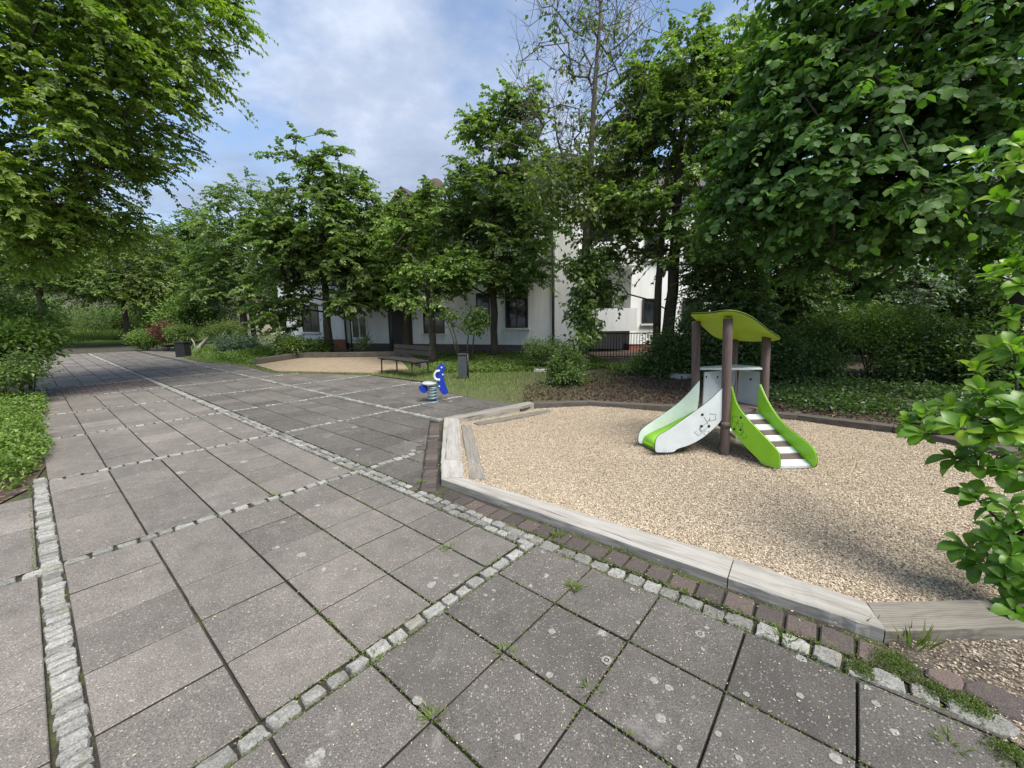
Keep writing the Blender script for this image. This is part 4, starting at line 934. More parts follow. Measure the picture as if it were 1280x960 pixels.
for px, py, r_ in spots:
    c = np.array(gp(px, py))
    if not inside(c, plaza) or np.dot(c-E0, en) > -.04 and wg(*c)[1] < 0: continue
    k = 14; an = np.linspace(0, 6.283, k, endpoint=False); rr = r_*(1+R.normal(0, .08, k)); ri = rr*R.uniform(.45, .6)
    o_ = np.column_stack([c[0]+np.cos(an)*rr, c[1]+np.sin(an)*rr, np.full(k, .0035)]); i_ = np.column_stack([c[0]+np.cos(an)*rr*.8, c[1]+np.sin(an)*rr*.8, np.full(k, .0055)]); h_ = np.column_stack([c[0]+np.cos(an)*ri, c[1]+np.sin(an)*ri, np.full(k, .0045)])
    fs = [(a*k+i, a*k+(i+1) % k, (a+1)*k+(i+1) % k, (a+1)*k+i) for a in range(2) for i in range(k)]
    if r_ < .0225: fs.append(tuple(range(2*k, 3*k)))
    lc.add(np.vstack([o_, i_, h_]), fs, .5, True)
    if r_ >= .0225: lc.add(np.column_stack([c[0]+np.cos(an)*ri*.55, c[1]+np.sin(an)*ri*.55, np.full(k, .0048)]), [tuple(range(k))], .5)
tag(lc.build('lichen', M['lichen']), 'pale round lichen spots on the darker slabs', None, None, 'stuff')
# moss cushions by the corner beam
mc = MB()
for px, py, r_, n_ in ((1120,832,.085,1500),(1215,885,.07,800),(1262,945,.06,600),(1075,838,.05,500),(1170,865,.05,500)):
    c = np.array(gp(px, py)); g = R.normal(0, .5, (n_, 2))*r_; rr = np.linalg.norm(g, axis=1)/r_; q = c+g; kk = n_
    leaves4(mc, np.column_stack([q, np.clip(.02-.012*rr**2,0,.02)+R.uniform(-.004,.004,kk)]), R.normal(size=(kk,3))+(0,0,1.), R.normal(size=(kk,3))+(0,0,1.), R.uniform(.006,.014,kk), .003, np.clip(R.normal(.35,.3,kk),0,1))
tag(mc.build('moss', M['leaf_olive']), 'olive moss cushions beside the corner beam and red stone', None, None, 'stuff')
# loose stones lower right
for px, py, s, z, m_, lb in ((1180,850,.075,.02,'brown_r','flat reddish stone beside the moss below the corner beam'),(1235,868,.09,.012,'paver','dark brown stone right of the reddish stone'),(1245,905,.07,.012,'sett','grey green stone sunk in moss at the lower right edge'),(1100,844,.05,.01,'sett','pale grey stone at the end of the sett row below the corner beam')):
    c = np.array(gp(px, py)); k = 9; an = np.linspace(0, 6.283, k, endpoint=False); q = np.column_stack([np.cos(an)*s*R.uniform(.85,1.1,k), np.sin(an)*s*.75*R.uniform(.85,1.1,k)])
    mb = MB(); mb.prism(q+c, -.03, z, .01, .95 if m_ == 'brown_r' else .5); o_ = mb.build('stone', M['paver'] if m_ != 'sett' else M['sett']); tag(o_, lb, 'stone', 'loose stones at the lower right')
# left ground cover and shrubs
lc_poly = [(-4.0,.6),(-4.42,2.7),(-4.88,3.80),(-5.7,4.7),(-6.4,5.35),(-7.5,6.2),(-8.6,7.3),(-11,9.2),(-12,8),(-9,4),(-6,.6)]
sheet('bed_soil', [(-3.95,-.6)]+[(x-.0, y) for x, y in left_edge[1:]]+[(-31,26.6),(-36,22),(-20,4),(-6,-.6)], -.008, M['soil'])
gc = MB(); q = scatter([(-4.9,3.86),(-5.65,4.75),(-6.3,5.35),(-7.45,6.2),(-8.55,7.3),(-9.6,8.2),(-11,7.5),(-8,4),(-6.5,3.2),(-5.3,3.4)], 30000); kk = len(q)
# height swells away from the edge
dd = np.minimum(1, np.array([min(np.linalg.norm(x-np.array(e)) for e in ((-4.9,3.86),(-5.3,4.3),(-5.65,4.75),(-6,5.1),(-6.3,5.35),(-6.9,5.8),(-7.45,6.2),(-8,6.7),(-8.55,7.3))) for x in q])/.35)
zt_ = .04+.26*dd*(.8+.25*np.sin(5*q[:,0])*np.sin(4.3*q[:,1])); z = zt_*R.uniform(.25, 1.08, kk)**.6
leaves4(gc, np.column_stack([q+R.normal(0,.03,(kk,2)), z]), R.normal(size=(kk,3))+(.0,-.0,.25), np.tile((0,0,1.),(kk,1))+R.normal(0,.5,(kk,3)), R.uniform(.03,.065,kk), R.uniform(.012,.022,kk), np.clip(R.normal(.55,.22,kk)-.0,0,1))
tag(gc.build('ground_cover', M['leaf_cover']), 'bright green ground cover along the left edge of the paving', None, None, 'stuff')
# strip of grass at the far end of the path, and beds to the right of it
fg = MB(); q = scatter([(-31,26.6),(-30.2,32.3),(-24.8,28.7),(-24,30),(-26,42),(-44,42),(-42,27)], 26000); blades(fg, q, np.clip((.6*(q[:,1]-29)-.8*(q[:,0]+28))/7, 0, 1.1), .12, .4, .02)
fg.add(np.array([(-31,26.6,.01),(-30.2,32.3,.01),(-24.8,28.7,.01),(-24,30,.1),(-26,42,.75),(-44,42,1.1),(-42,27,.9)]), [tuple(range(6,-1,-1))], .3)
tag(fg.build('grass', M['grass']), 'rough grass verge at the far end of the path', None, None, 'stuff')
bd = MB(); bed_poly = [(-14.6,18.9),(-12.7,17.2),(-9.9,15.4),(-10.9,18.6),(-9.5,21.3),(-17,24),(-18.5,23.5)]; q = scatter(bed_poly, 14000); kk = len(q)
leaves4(bd, np.column_stack([q, R.uniform(.02,.42,kk)**1.2*(.7+.4*np.sin(2*q[:,0]))]), R.normal(size=(kk,3))+(0,0,.6), np.tile((0,0,1.),(kk,1))+R.normal(0,.5,(kk,3)), R.uniform(.06,.13,kk), R.uniform(.02,.035,kk), np.clip(R.normal(.5,.25,kk),0,1))
tag(bd.build('ground_cover', M['leaf_cover']), 'mixed green perennials in the bed left of the timber sand box', None, None, 'stuff')

dk = MB(); q = scatter([(4.0,7.7),(4.75,6.75),(5.75,5.95),(6.3,4.6),(8.5,4.6),(9.5,8.5),(5,10.5)], 16000, lambda x, y: np.clip(.45+.55*np.sin(2.3*x+1)*np.sin(1.9*y), .05, 1)); kk = len(q)
leaves4(dk, np.column_stack([q, .02+R.uniform(0,1,kk)**1.5*.20]), R.normal(size=(kk,3))*(1,1,.4)+(0,0,.3), np.tile((0,0,1.),(kk,1))+R.normal(0,.45,(kk,3)), R.uniform(.045,.09,kk), R.uniform(.018,.032,kk), np.clip(R.normal(.35,.22,kk),0,1))
tag(dk.build('ground_cover', M['leaf_dark']), 'dark ivy like ground cover on the shaded soil behind the stair', None, None, 'stuff')
# ------------------------------------------------------------------ timber sand box by the lawn
SBX = empty('sand_box', (-7, 15, 0), 'low sand box edged with dark timber at the back beside the bench', 'sand box'); sb = (-7, 15, 0)
mb = MB(); mb.prism([(-9.35,14.75),(-7.5,12.85),(-4.2,12.1),(-3.3,12.9),(-4.9,17.4),(-9.0,17.4)], .012, .052); mb.build('sand', M['sand'], SBX, sb)
for a_, b_, h_ in (((-9.45,14.95),(-9.25,17.5),.26),((-9.2,17.5),(-4.7,17.6),.26),((-4.7,17.55),(-2.9,13.3),.2)):
    a_ = np.array(a_); b_ = np.array(b_); d = unit(b_-a_); nn = np.array((-d[1], d[0]))*.09
    mb = MB(); mb.prism([a_-nn, b_-nn, b_+nn, a_+nn], -.05, h_, .012, .22); mb.build('timber', M['wood'], SBX, sb)

# ------------------------------------------------------------------ white apartment house
C0 = np.array((2.85, 17.7)); A0 = np.array((-13.0, 23.2)); fd = (C0-A0); FL = np.linalg.norm(fd); fd /= FL; fn = np.array((fd[1], -fd[0]))   # outward (towards camera)
if fn[1] > 0: fn = -fn
HB = empty('apartment_house', (*C0, 0), 'white rendered apartment house with dark roof behind the trees', 'house'); hb = np.array((*C0, 0.))
def fs_(px, py):   # photo pixel -> (s along facade from the left, z) on the facade plane
    r = ray(px, py); den = r[0]*fn[0]+r[1]*fn[1]; t = (A0[0]*fn[0]+A0[1]*fn[1])/den
    x, y = r[0]*t, r[1]*t; return ((x-A0[0])*fd[0]+(y-A0[1])*fd[1], H+r[2]*t)
def FW(s, o, z): q = A0+fd*s+fn*o; return (q[0], q[1], z)
def fbox(mb, s0, s1, o0, o1, z0, z1, val=.5):
    v = [FW(s0,o0,z0),FW(s1,o0,z0),FW(s1,o1,z0),FW(s0,o1,z0),FW(s0,o0,z1),FW(s1,o0,z1),FW(s1,o1,z1),FW(s0,o1,z1)]
    f = [(0,3,2,1),(4,5,6,7),(0,1,5,4),(1,2,6,5),(2,3,7,6),(3,0,4,7)]
    a = np.array(v); 
    if np.dot(np.cross(a[1]-a[0], a[2]-a[1]), (0,0,1)) < 0: f = [x[::-1] for x in f]
    mb.add(v, f, val)
EZ = 5.5; ET = 7.7; SM = fs_(585, 430)[0]
mb = MB(); fbox(mb, 0, SM, -10, 0, .42, EZ); fbox(mb, SM+.002, FL, -9.99, .001, .42, ET); wall = mb.build('wall', M['plaster'], HB, hb)
mb = MB(); fbox(mb, .02, FL-.02, -9.98, -.02, -.3, .418); mb.build('plinth', M['plinth'], HB, hb)
mb = MB(); s0, _ = fs_(412, 430); s1, _ = fs_(434, 430); fbox(mb, s0, s1, .0, .03, -.1, .62); mb.build('brick_base', M['brick'], HB, hb)
# hipped roofs with overhang
def hip(s0, s1, ez, rz, in0, in1, o=.5):
    mb = MB(); r1 = FW(s0+in0, -5, rz); r2 = FW(s1-in1, -5, rz); e = [FW(s0-o, o, ez-.05), FW(s1+o, o, ez-.05), FW(s1+o, -10-o, ez-.05), FW(s0-o, -10-o, ez-.05)]
    e2 = [(x, y, z+.16) for x, y, z in e]
    mb.add(e+e2+[r1, r2], [(3,2,1,0),(0,1,5,4),(1,2,6,5),(2,3,7,6),(3,0,4,7),(4,5,9,8),(5,6,9),(6,7,8,9),(7,4,8)]); rf = mb.build('roof', M['roof'], HB, hb)
    mb = MB(); fbox(mb, s0-o, s1+o, o+.002, o+.10, ez-.02, ez+.10); g_ = mb.build('gutter', M['pipe'], rf)
    for v_ in g_.data.vertices: v_.co = v_.co - Vector(hb)
hip(0, SM-.55, EZ, 8.3, 4, .1); hip(SM, FL, ET, 10.2, 3.5, 3.5)
sd, zd = fs_(497, 262); mb = MB(); dw = .9
v = [FW(sd-dw,-.6,EZ+.2),FW(sd+dw,-.6,EZ+.2),FW(sd+dw,-.6,6.9),FW(sd,-.6,7.75),FW(sd-dw,-.6,6.9)]; v2 = [(x-fn[0]*4.0, y-fn[1]*4.0, z) for x, y, z in v]
mb.add(v+v2, [(0,1,2,3,4),(9,8,7,6,5),(0,5,6,1),(1,6,7,2),(4,9,5,0)]); mb.build('dormer', M['plaster'], HB, hb)
mb = MB(); v = [FW(sd-dw-.3,-.35,6.7),FW(sd,-.35,7.85),FW(sd+dw+.3,-.35,6.7)]; v = v + [(x, y, z+.14) for x, y, z in v]; v2 = [(x-fn[0]*4.4, y-fn[1]*4.4, z) for x, y, z in v]
mb.add(v+v2, [(0,1,4,3),(1,2,5,4),(3,4,10,9),(4,5,11,10),(0,6,7,1),(1,7,8,2),(0,3,9,6),(2,8,11,5)]); mb.build('dormer_roof', M['roof'], HB, hb)
mb = MB(); fbox(mb, sd+.1, sd+.4, -2.6, -2.2, 7.2, 8.55); mb.build('chimney', M['metal_grey'], HB, hb)
# windows
def window(px0, py0, px1, py1, bars=1, white=True):
    a = fs_(px0, py1); b_ = fs_(px1, py0); s0, s1, z0, z1 = a[0], b_[0], a[1], b_[1]
    mb = MB(); f = .06
    for q in ((s0,s0+f,z0,z1),(s1-f,s1,z0,z1),(s0+f,s1-f,z0,z0+f),(s0+f,s1-f,z1-f,z1)): fbox(mb, q[0], q[1], -.02, .035, q[2], q[3])
    for k in range(bars):
        c = s0+(s1-s0)*(k+1)/(bars+1); fbox(mb, c-.03, c+.03, -.02, .03, z0+f, z1-f)
    w = mb.build('window', M['frame_white'] if white else M['frame_dark'], HB, hb)
    mb = MB(); fbox(mb, s0+.01, s1-.01, .004, .012, z0+.01, z1-.01); p_ = mb.build('pane', M['glass'], w)
    mb = MB(); fbox(mb, s0-.08, s1+.08, .0, .14, z0-.09, z0-.003); q_ = mb.build('sill', M['sill'], w)
    for o_ in (p_, q_):
        for v_ in o_.data.vertices: v_.co = v_.co - Vector(hb)
for w in ((379,381,397,415,1,False),(441,394,458,423,1,True),(530,384,555,417,1,False),(632,358,660,410,1,False),(596,366,612,408,0,False),
          (441,322,458,350,1,True),(530,302,555,345,1,True),(600,275,622,325,1,False),(644,270,668,322,1,False),(379,318,397,350,1,True),(340,385,358,415,1,True)): window(*w)
s0, _ = fs_(434, 420); mb = MB(); mb.tube([FW(s0,.09,.1), FW(s0,.09,EZ-.1)], .055, 8); mb.build('downpipe', M['pipe'], HB, hb)
s0, _ = fs_(692, 420); mb = MB(); mb.tube([FW(s0,.09,.1), FW(s0,.09,ET-.1)], .06, 8); mb.build('downpipe', M['pipe'], HB, hb)
# porch canopy, door, posts
a = fs_(468, 404); b_ = fs_(520, 404); mb = MB(); s0, s1 = a[0], b_[0]
v = [FW(s0,2.0,2.25),FW(s1,2.0,2.25),FW(s1,0,2.25),FW(s0,0,2.25),FW(s0,2.0,2.5),FW(s1,2.0,2.5),FW(s1,0,3.15),FW(s0,0,3.15)]
mb.add(v, [(0,3,2,1),(4,5,6,7),(0,1,5,4),(1,2,6,5),(2,3,7,6),(3,0,4,7)]); cp = mb.build('canopy', M['awning'], HB, hb)
for sx_ in (s0+.1, s1-.1):
    mb = MB(); mb.tube([FW(sx_,1.9,0), FW(sx_,1.9,2.25)], .04, 8); o_ = mb.build('canopy_post', M['frame_dark'], cp)
    for v_ in o_.data.vertices: v_.co = v_.co - Vector(hb)
a = fs_(488, 440); b_ = fs_(515, 405); mb = MB(); fbox(mb, a[0], b_[0], -.02, .04, .05, 2.2); mb.build('door', M['frame_dark'], HB, hb)
# right wing set back, sunlit
wd_ = np.array((.96, .02)); 
mb = MB(); mb.add([(5.55,19.2,.35),(12.5,19.4,.35),(12.5,27,.35),(5.55,27,.35),(5.55,19.2,7.0),(12.5,19.4,7.0),(12.5,27,7.0),(5.55,27,7.0)], [(0,3,2,1),(4,5,6,7),(0,1,5,4),(1,2,6,5),(2,3,7,6),(3,0,4,7)]); mb.build('wing_wall', M['plaster'], HB, hb)
mb = MB(); mb.box((5.57,19.25,-.3), (12.4,26.9,.348)); mb.build('wing_plinth', M['brick'], HB, hb)
mb = MB(); mb.box((2.0,20.2,.0), (5.54,26,7.0)); mb.build('link_wall', M['plaster'], HB, hb)
for z_ in (1.2, 4.0):
    mb = MB(); mb.box((3.3,20.16,z_+.05), (4.9,20.198,z_+2.2)); mb.build('balcony_door', M['glass'], HB, hb)
mb = MB(); mb.add([(2.9,18.6,7.15),(13.1,18.8,7.15),(13.1,27.6,7.15),(2.9,27.6,7.15),(4.5,23,9.4),(9.5,23,9.4)], [(3,2,1,0),(0,1,5,4),(1,2,5),(2,3,4,5),(3,0,4)]); mb.build('roof', M['roof'], HB, hb)
for z in (1.15, 3.95):
    mb = MB(); mb.box((2.92,18.1,z-.14), (5.53,20.19,z)); bl = mb.build('balcony', M['plaster'], HB, hb)
    mb = MB(); mb.box((2.92,18.1,z+.002), (5.53,18.16,z+.85)); o_ = mb.build('parapet', M['plaster'], bl)
    for v_ in o_.data.vertices: v_.co = v_.co - Vector(hb)
def window2(x0, x1, z0, z1, y=19.2):
    mb = MB(); f = .06
    for q in ((x0,x0+f,z0,z1),(x1-f,x1,z0,z1),(x0+f,x1-f,z0,z0+f),(x0+f,x1-f,z1-f,z1)): mb.box((q[0],y-.05,q[2]), (q[1],y+.06,q[3]))
    w = mb.build('window', M['frame_dark'], HB, hb); mb = MB(); mb.box((x0+.01,y-.02,z0+.01), (x1-.01,y-.01,z1-.01)); p_ = mb.build('pane', M['glass'], w)
    mb = MB(); mb.box((x0-.06,y-.12,z0-.08), (x1+.06,y+.02,z0-.004)); q_ = mb.build('sill', M['sill'], w)
    for o_ in (p_, q_):
        for v_ in o_.data.vertices: v_.co = v_.co - Vector(hb)
for x in (6.1, 8.0, 10.0):
    for z in (1.3, 4.2): window2(x, x+.75, z, z+1.15)
dx, dy, dz = at(545, 234, 19.2)
DI = empty('satellite_dish', (dx, dy, dz-.6), 'round brown satellite dish on a mast above the house roof', 'satellite dish')
mb = MB(); V = []; k = 20
for r_ in (0, .14, .27, .36):
    for i in range(k): a = 6.283*i/k; V.append((r_*math.cos(a), -.12+.5*r_*r_, .6+r_*math.sin(a)))
fs = [(j*k+i, j*k+(i+1)%k, (j+1)*k+(i+1)%k, (j+1)*k+i) for j in range(3) for i in range(k)]; mb.add(V, fs, .5, True); mb.build('dish', M['post'], DI)
mb = MB(); mb.tube([(0,0,-1.6),(0,0,.6)], .035, 8); mb.build('mast', M['metal_grey'], DI)
# steel railing in front of the balcony recess
RL = empty('railing', (3.2, 15.6, 0), 'dark metal railing in front of the house beside the sparse tree', 'railing')
mb = MB(); 
for k in range(26): mb.tube([(2.7+.11*k, 15.6, 0), (2.7+.11*k, 15.6, 1.0)], .012, 5)
mb.build('bars', M['metal_dark'], RL, (3.2,15.6,0)); mb = MB(); mb.tube([(2.65,15.6,1.0),(5.5,15.6,1.0)], .022, 6); mb.tube([(2.65,15.6,.12),(5.5,15.6,.12)], .018, 6); mb.build('rail', M['metal_dark'], RL, (3.2,15.6,0))
# other houses
def simple_house(label, x0, y0, x1, y1, h_, rh, wm, wins, over=.5, name='house', zb=-.2):
    c = np.array(((x0+x1)/2, y0, 0.)); r0 = empty(name, c, label, 'house'); mb = MB(); mb.box((x0,y0,zb), (x1,y1,h_)); mb.build('wall', M[wm], r0, c)
    mb = MB(); ym = (y0+y1)/2; v = [(x0-over,y0-over,h_+.02),(x1+over,y0-over,h_+.02),(x1+over,y1+over,h_+.02),(x0-over,y1+over,h_+.02),(x0-over,ym,h_+rh),(x1+over,ym,h_+rh)]
    mb.add(v, [(3,2,1,0),(0,1,5,4),(2,3,4,5),(1,2,5),(3,0,4)]); mb.build('roof', M['roof'], r0, c)
    for (wx, wz, ww, wh) in wins:
        mb = MB(); mb.box((wx-.06,y0-.05,wz-.06), (wx+ww+.06,y0-.002,wz+wh+.06)); w = mb.build('window', M['frame_white'], r0, c)
        mb = MB(); mb.box((wx,y0-.06,wz), (wx+ww,y0-.052,wz+wh)); p_ = mb.build('pane', M['glass'], w)
        for v_ in p_.data.vertices: v_.co = v_.co - Vector(c)
    return r0
simple_house('low tan house with brown roof behind the trees at the far left', -64, 50, -33, 60, 5.6, 3.0, 'plaster_tan', [(x, 2.2, 1.3, 1.5) for x in (-60,-55,-50,-45,-40,-36)])
simple_house('pale house glimpsed through the dark foliage at the right', 14.5, 19, 30, 28, 6.2, 3.0, 'plaster_pale', [(x, z, 1.2, 1.4) for x in (16,19,22,25) for z in (1.3, 3.9)])

# ------------------------------------------------------------------ trees
tree('huge bright green tree filling the upper left corner', (-13.8,9.6,-.05), [(-13.8,9.6,-.1),(-13.5,9.7,3),(-12.8,9.9,6.5),(-11.6,10.1,10)], [.36,.30,.22,.12],
     [lobe(35,110,115,95,9.5,3.0),lobe(165,60,62,70,9.3,1.8),lobe(70,255,70,52,9.6,2.0),lobe(0,250,70,65,8.5,2.2),lobe(110,-60,130,100,10,3.2),lobe(140,175,52,46,9.2,1.5),lobe(25,315,46,22,10.5,1.4)],
     620, .58, 190, .105, .34, 'leaf_bright', droop=.42, flat=.32, shell=.45)
tr2 = at(412, 445, 18.7)
tree('rounded green tree with a dark single trunk left of centre by the timber sand box', (tr2[0],18.7,0), [(tr2[0],18.7,-.1),(tr2[0]+.05,18.7,2.5),(tr2[0]+.1,18.7,6),(tr2[0]+.1,18.7,7.6)], [.19,.16,.10,.03],
     [lobe(408,300,82,62,18.7),lobe(405,228,58,52,18.7),lobe(455,330,48,50,18.2,1.6),lobe(360,330,44,62,18.5,1.8),lobe(350,395,34,26,18,1.2),lobe(480,300,30,42,19,1.2),lobe(452,378,42,22,18.3,1.3)],
     430, .52, 105, .17, .38, 'leaf_mid', droop=.3, flat=.4)
t3 = at(306, 425, 25)
tree('darker tree with twin trunks behind and left of the rounded tree', (t3[0],25,0), [(t3[0],25,-.1),(t3[0]+.1,25,3),(t3[0]+.2,25,7)], [.2,.17,.08],
     [lobe(290,310,48,52,25),lobe(300,255,34,30,25),lobe(275,360,40,36,24.5),lobe(330,370,34,36,24.5),lobe(325,280,40,40,26)], 200, .8, 110, .19, .36, 'leaf_mid', extra=[([(t3[0]+.55,25.1,-.1),(t3[0]+.5,25.1,3),(t3[0]+.9,25,6)], [.15,.13,.06])])
t4 = at(215, 415, 36)
tree('distant dark conifer tree between the bright tree and the twin trunks', (t4[0],36,0), [(t4[0],36,-.1),(t4[0],36,8)], [.25,.05], [lobe(222,330,38,46,36),lobe(212,298,20,16,36),lobe(245,300,22,20,37)], 130, 1.0, 100, .26, .3, 'leaf_dark')
t5 = at(157, 410, 30)
tree('spreading layered tree over the hedge at the far end of the path', (t5[0],30,0), [(t5[0],30,-.1),(t5[0]+.1,30,2.2),(t5[0]+.3,30,5)], [.2,.17,.09], [lobe(160,335,62,34,30),lobe(185,305,36,26,30.5),lobe(130,355,50,24,29),lobe(205,355,26,22,29.5),lobe(165,370,52,12,29)], 170, .75, 120, .2, .36, 'leaf_olive', flat=.3)
tb = at(57, 410, 27)
tree('dark leaning tree behind the bush at the left edge of the path', (tb[0],27,0), [(tb[0],27,-.1),(tb[0]+.05,27,3),(tb[0]+.2,27,7)], [.22,.18,.08], [lobe(60,330,52,34,27),lobe(95,350,36,24,26.5),lobe(30,345,40,24,27)], 120, .8, 110, .19, .36, 'leaf_mid', flat=.35)
# background screen of trees far left
for px, py, rx, ry, Y, lb in ((20,300,50,60,42,'far dark tree at the left edge above the tan house'),(120,310,50,50,46,'far dark tree over the middle of the tan house'),(265,330,45,60,44,'far dark tree behind the twin trunks'),(190,375,40,30,40,'low dark tree behind the layered tree')):
    q = at(px, 410, Y); tree(lb, (q[0],Y,0), [(q[0],Y,-.1),(q[0],Y,6)], [.25,.08], [lobe(px,py,rx,ry,Y)], 110, 1.2, 80, .3, .36, 'leaf_dark', group='far screen of trees')
t6 = at(618, 446, 16.4)
tree('tall slim tree in front of the white house with a straight trunk', (t6[0],16.4,0), [(t6[0],16.4,-.1),(t6[0]+.05,16.4,3),(t6[0],16.4,6.2),(t6[0]+.1,16.4,8.4)], [.15,.13,.09,.03],
     [lobe(625,215,52,58,16.4),lobe(640,150,36,38,16.4),lobe(600,165,24,30,16.2,.9),lobe(590,270,58,46,16.4,1.8),lobe(655,285,46,46,16.2,1.6),lobe(625,335,66,34,16,1.8),lobe(560,330,36,34,16,1.2)], 330, .50, 95, .16, .38, 'leaf_mid', droop=.3, flat=.4)
t6b = at(541, 447, 15.2)
tree('small light green tree leaning over the bench', (t6b[0],15.2,0), [(t6b[0],15.2,-.1),(t6b[0]+.02,15.2,1.5),(t6b[0]-.1,15.2,2.6),(t6b[0]-.2,15.2,3.6)], [.13,.12,.09,.04],
     [lobe(545,345,52,24,15.2,1.6),lobe(520,375,34,16,14.8,1.0),lobe(575,335,34,22,15.2,1.0),lobe(500,300,34,26,16,1.0)], 120, .42, 85, .13, .38, 'leaf_cover', flat=.3)
t6c = at(500, 300, 19.8)
tree('olive green tree between the rounded tree and the slim tree', (t6c[0],19.8,0), [(t6c[0],19.8,-.1),(t6c[0]+.1,19.8,3),(t6c[0]+.2,19.8,6)], [.16,.13,.06], [lobe(520,290,40,36,19.8),lobe(548,265,34,30,19.8),lobe(505,262,26,22,20.2),lobe(525,330,40,34,19.5),lobe(475,330,34,44,19.8),lobe(480,280,24,26,19.8)], 170, .65, 100, .16, .36, 'leaf_olive')
# sparse, half bare tree
t7 = at(729, 455, 12.6); x7 = t7[0]
r7 = empty('tree', (x7,12.6,0), 'half bare tree with sparse leaves rising in front of the house corner', 'tree')
cl7 = sample_lobes([lobe(735,110,85,110,12.6,2.0),lobe(690,180,70,60,12.6,1.8),lobe(770,60,55,80,12.8,1.4),lobe(715,20,60,70,12.4,1.5),lobe(735,250,75,40,12.4,1.6),lobe(720,-60,70,60,12.6,1.5)], 300, .5)
tk7 = [(x7,12.6,-.1),(x7-.02,12.6,2),(x7+.05,12.6,4.5),(x7+.2,12.6,8),(x7+.45,12.6,12)]
mb = MB(); tt = np.linspace(0, 4, 18); pts7 = np.column_stack([np.interp(tt, range(5), [p[i] for p in tk7]) for i in range(3)]); mb.tube(pts7, np.interp(tt, range(5), [.19,.15,.11,.06,.015]), 10, jitter=.06)
skeleton(mb, pts7, cl7, r_tip=.0045, rmax=.05, sag=.02)
for q in cl7[::1]:
    for _ in range(4):
        d = unit(R.normal(size=3)+np.array((0,0,.6)))*R.uniform(.35,1.1); mb.tube([q, q+d*.5+R.normal(0,.06,3), q+d], [.007,.005,.0035], 3, cap=False)
mb.build('trunk', M['bark_grey'], r7, (x7,12.6,0))
mb = MB(); low = cl7[cl7[:,2] < 6.0]; spray(mb, low, .55, 60, .14, .38, .6, .6); spray(mb, cl7[R.uniform(size=len(cl7)) < .42], .33, 11, .13, .38, .7, .6); mb.build('crown', M['leaf_olive'], r7, (x7,12.6,0))
# ivy and young leaves on its trunk
mb = MB(); cl = np.column_stack([x7+R.normal(0,.28,60), 12.4+R.normal(0,.25,60), R.uniform(.9,3.6,60)]); spray(mb, cl, .24, 40, .15, .42, .5, .7); o_ = mb.build('creeper', M['leaf_mid'], r7, (x7,12.6,0))
t8 = at(826, 455, 12.8)
tree('tall dense tree with two dark trunks behind the play house', (t8[0],12.8,0), [(t8[0]+.15,12.8,-.1),(t8[0]+.25,12.8,3),(t8[0]+.3,12.8,6),(t8[0]+.3,12.8,8.0)], [.19,.16,.12,.04],
     [lobe(850,130,66,62,12.8,1.8),lobe(900,90,40,40,13,1.3),lobe(830,200,70,50,12.8,1.8),lobe(905,170,60,70,12.8,1.6),lobe(790,270,56,50,12.6,1.5),lobe(850,290,70,52,12.4,1.7),lobe(930,270,60,70,12.4,1.6),lobe(800,150,50,60,13,1.2),lobe(870,85,56,46,12.9,1.4),lobe(930,70,36,40,13,1.0),lobe(765,240,46,50,13.3,1.0),lobe(940,150,46,60,12.6,1.2),lobe(772,345,34,40,13.2,.9)],
     500, .50, 105, .135, .38, 'leaf_mid', extra=[([(t8[0]-.2,12.7,-.1),(t8[0]-.22,12.7,2.5),(t8[0]-.1,12.7,6)], [.13,.11,.05])], droop=.3)
tree('large dark green tree with broad leaves towering over the right side', (10.6,8.3,0), [(10.6,8.3,-.1),(10.55,8.3,2.4),(10.4,8.3,5),(10.1,8.3,8),(9.6,8.2,11)], [.36,.31,.27,.2,.08],
     [lobe(1130,70,130,100,7.6,2.2),lobe(1215,180,90,60,7.2,1.8),lobe(1060,190,110,70,7.6,1.9),lobe(985,250,80,50,7.9,1.6),lobe(1000,150,70,70,8,1.6),lobe(1080,270,90,40,7.2,1.6),lobe(1180,-40,160,80,7.6,2.2),lobe(1020,40,50,45,8.2,1.3),lobe(1300,60,100,120,7.4,2.2),lobe(1080,320,70,40,8.4,1.2),lobe(1200,265,80,46,8.0,1.3),lobe(1260,300,50,40,9.2,1.0)],
     560, .58, 85, .140, .42, 'leaf_lime_tree', droop=.5, flat=.26, big=True, rmax=.16, shell=.38)
# slim stems and loose trees behind, at the right
for px, Y, rx, lb in ((905,11.5,36,'slim dark tree directly behind the play house roof'),(985,12.5,48,'slim dark tree right of the play house posts'),(1055,13.5,46,'slim dark tree in front of the pale house')):
    q = at(px, 470, Y); tree(lb, (q[0],Y,0), [(q[0],Y,-.1),(q[0]+.1,Y,2.5),(q[0]+.2,Y,5)], [.12,.10,.05], [lobe(px,330,rx,46,Y,1.3),lobe(px+10,385,rx*.9,36,Y-.2,1.1)], 120, .5, 95, .12, .36, 'leaf_dark', group='slim trees behind the gravel pit')
tree('pale blossoming small tree in the gap right of the dark trees', (11.8,13.2,0), [(11.8,13.2,-.1),(11.8,13.2,1.5),(11.9,13.2,3.2)], [.09,.08,.04], [lobe(1120,360,46,30,13.2,1.2),lobe(1190,345,50,34,13.2,1.2)], 110, .5, 90, .12, .36, 'leaf_blue')

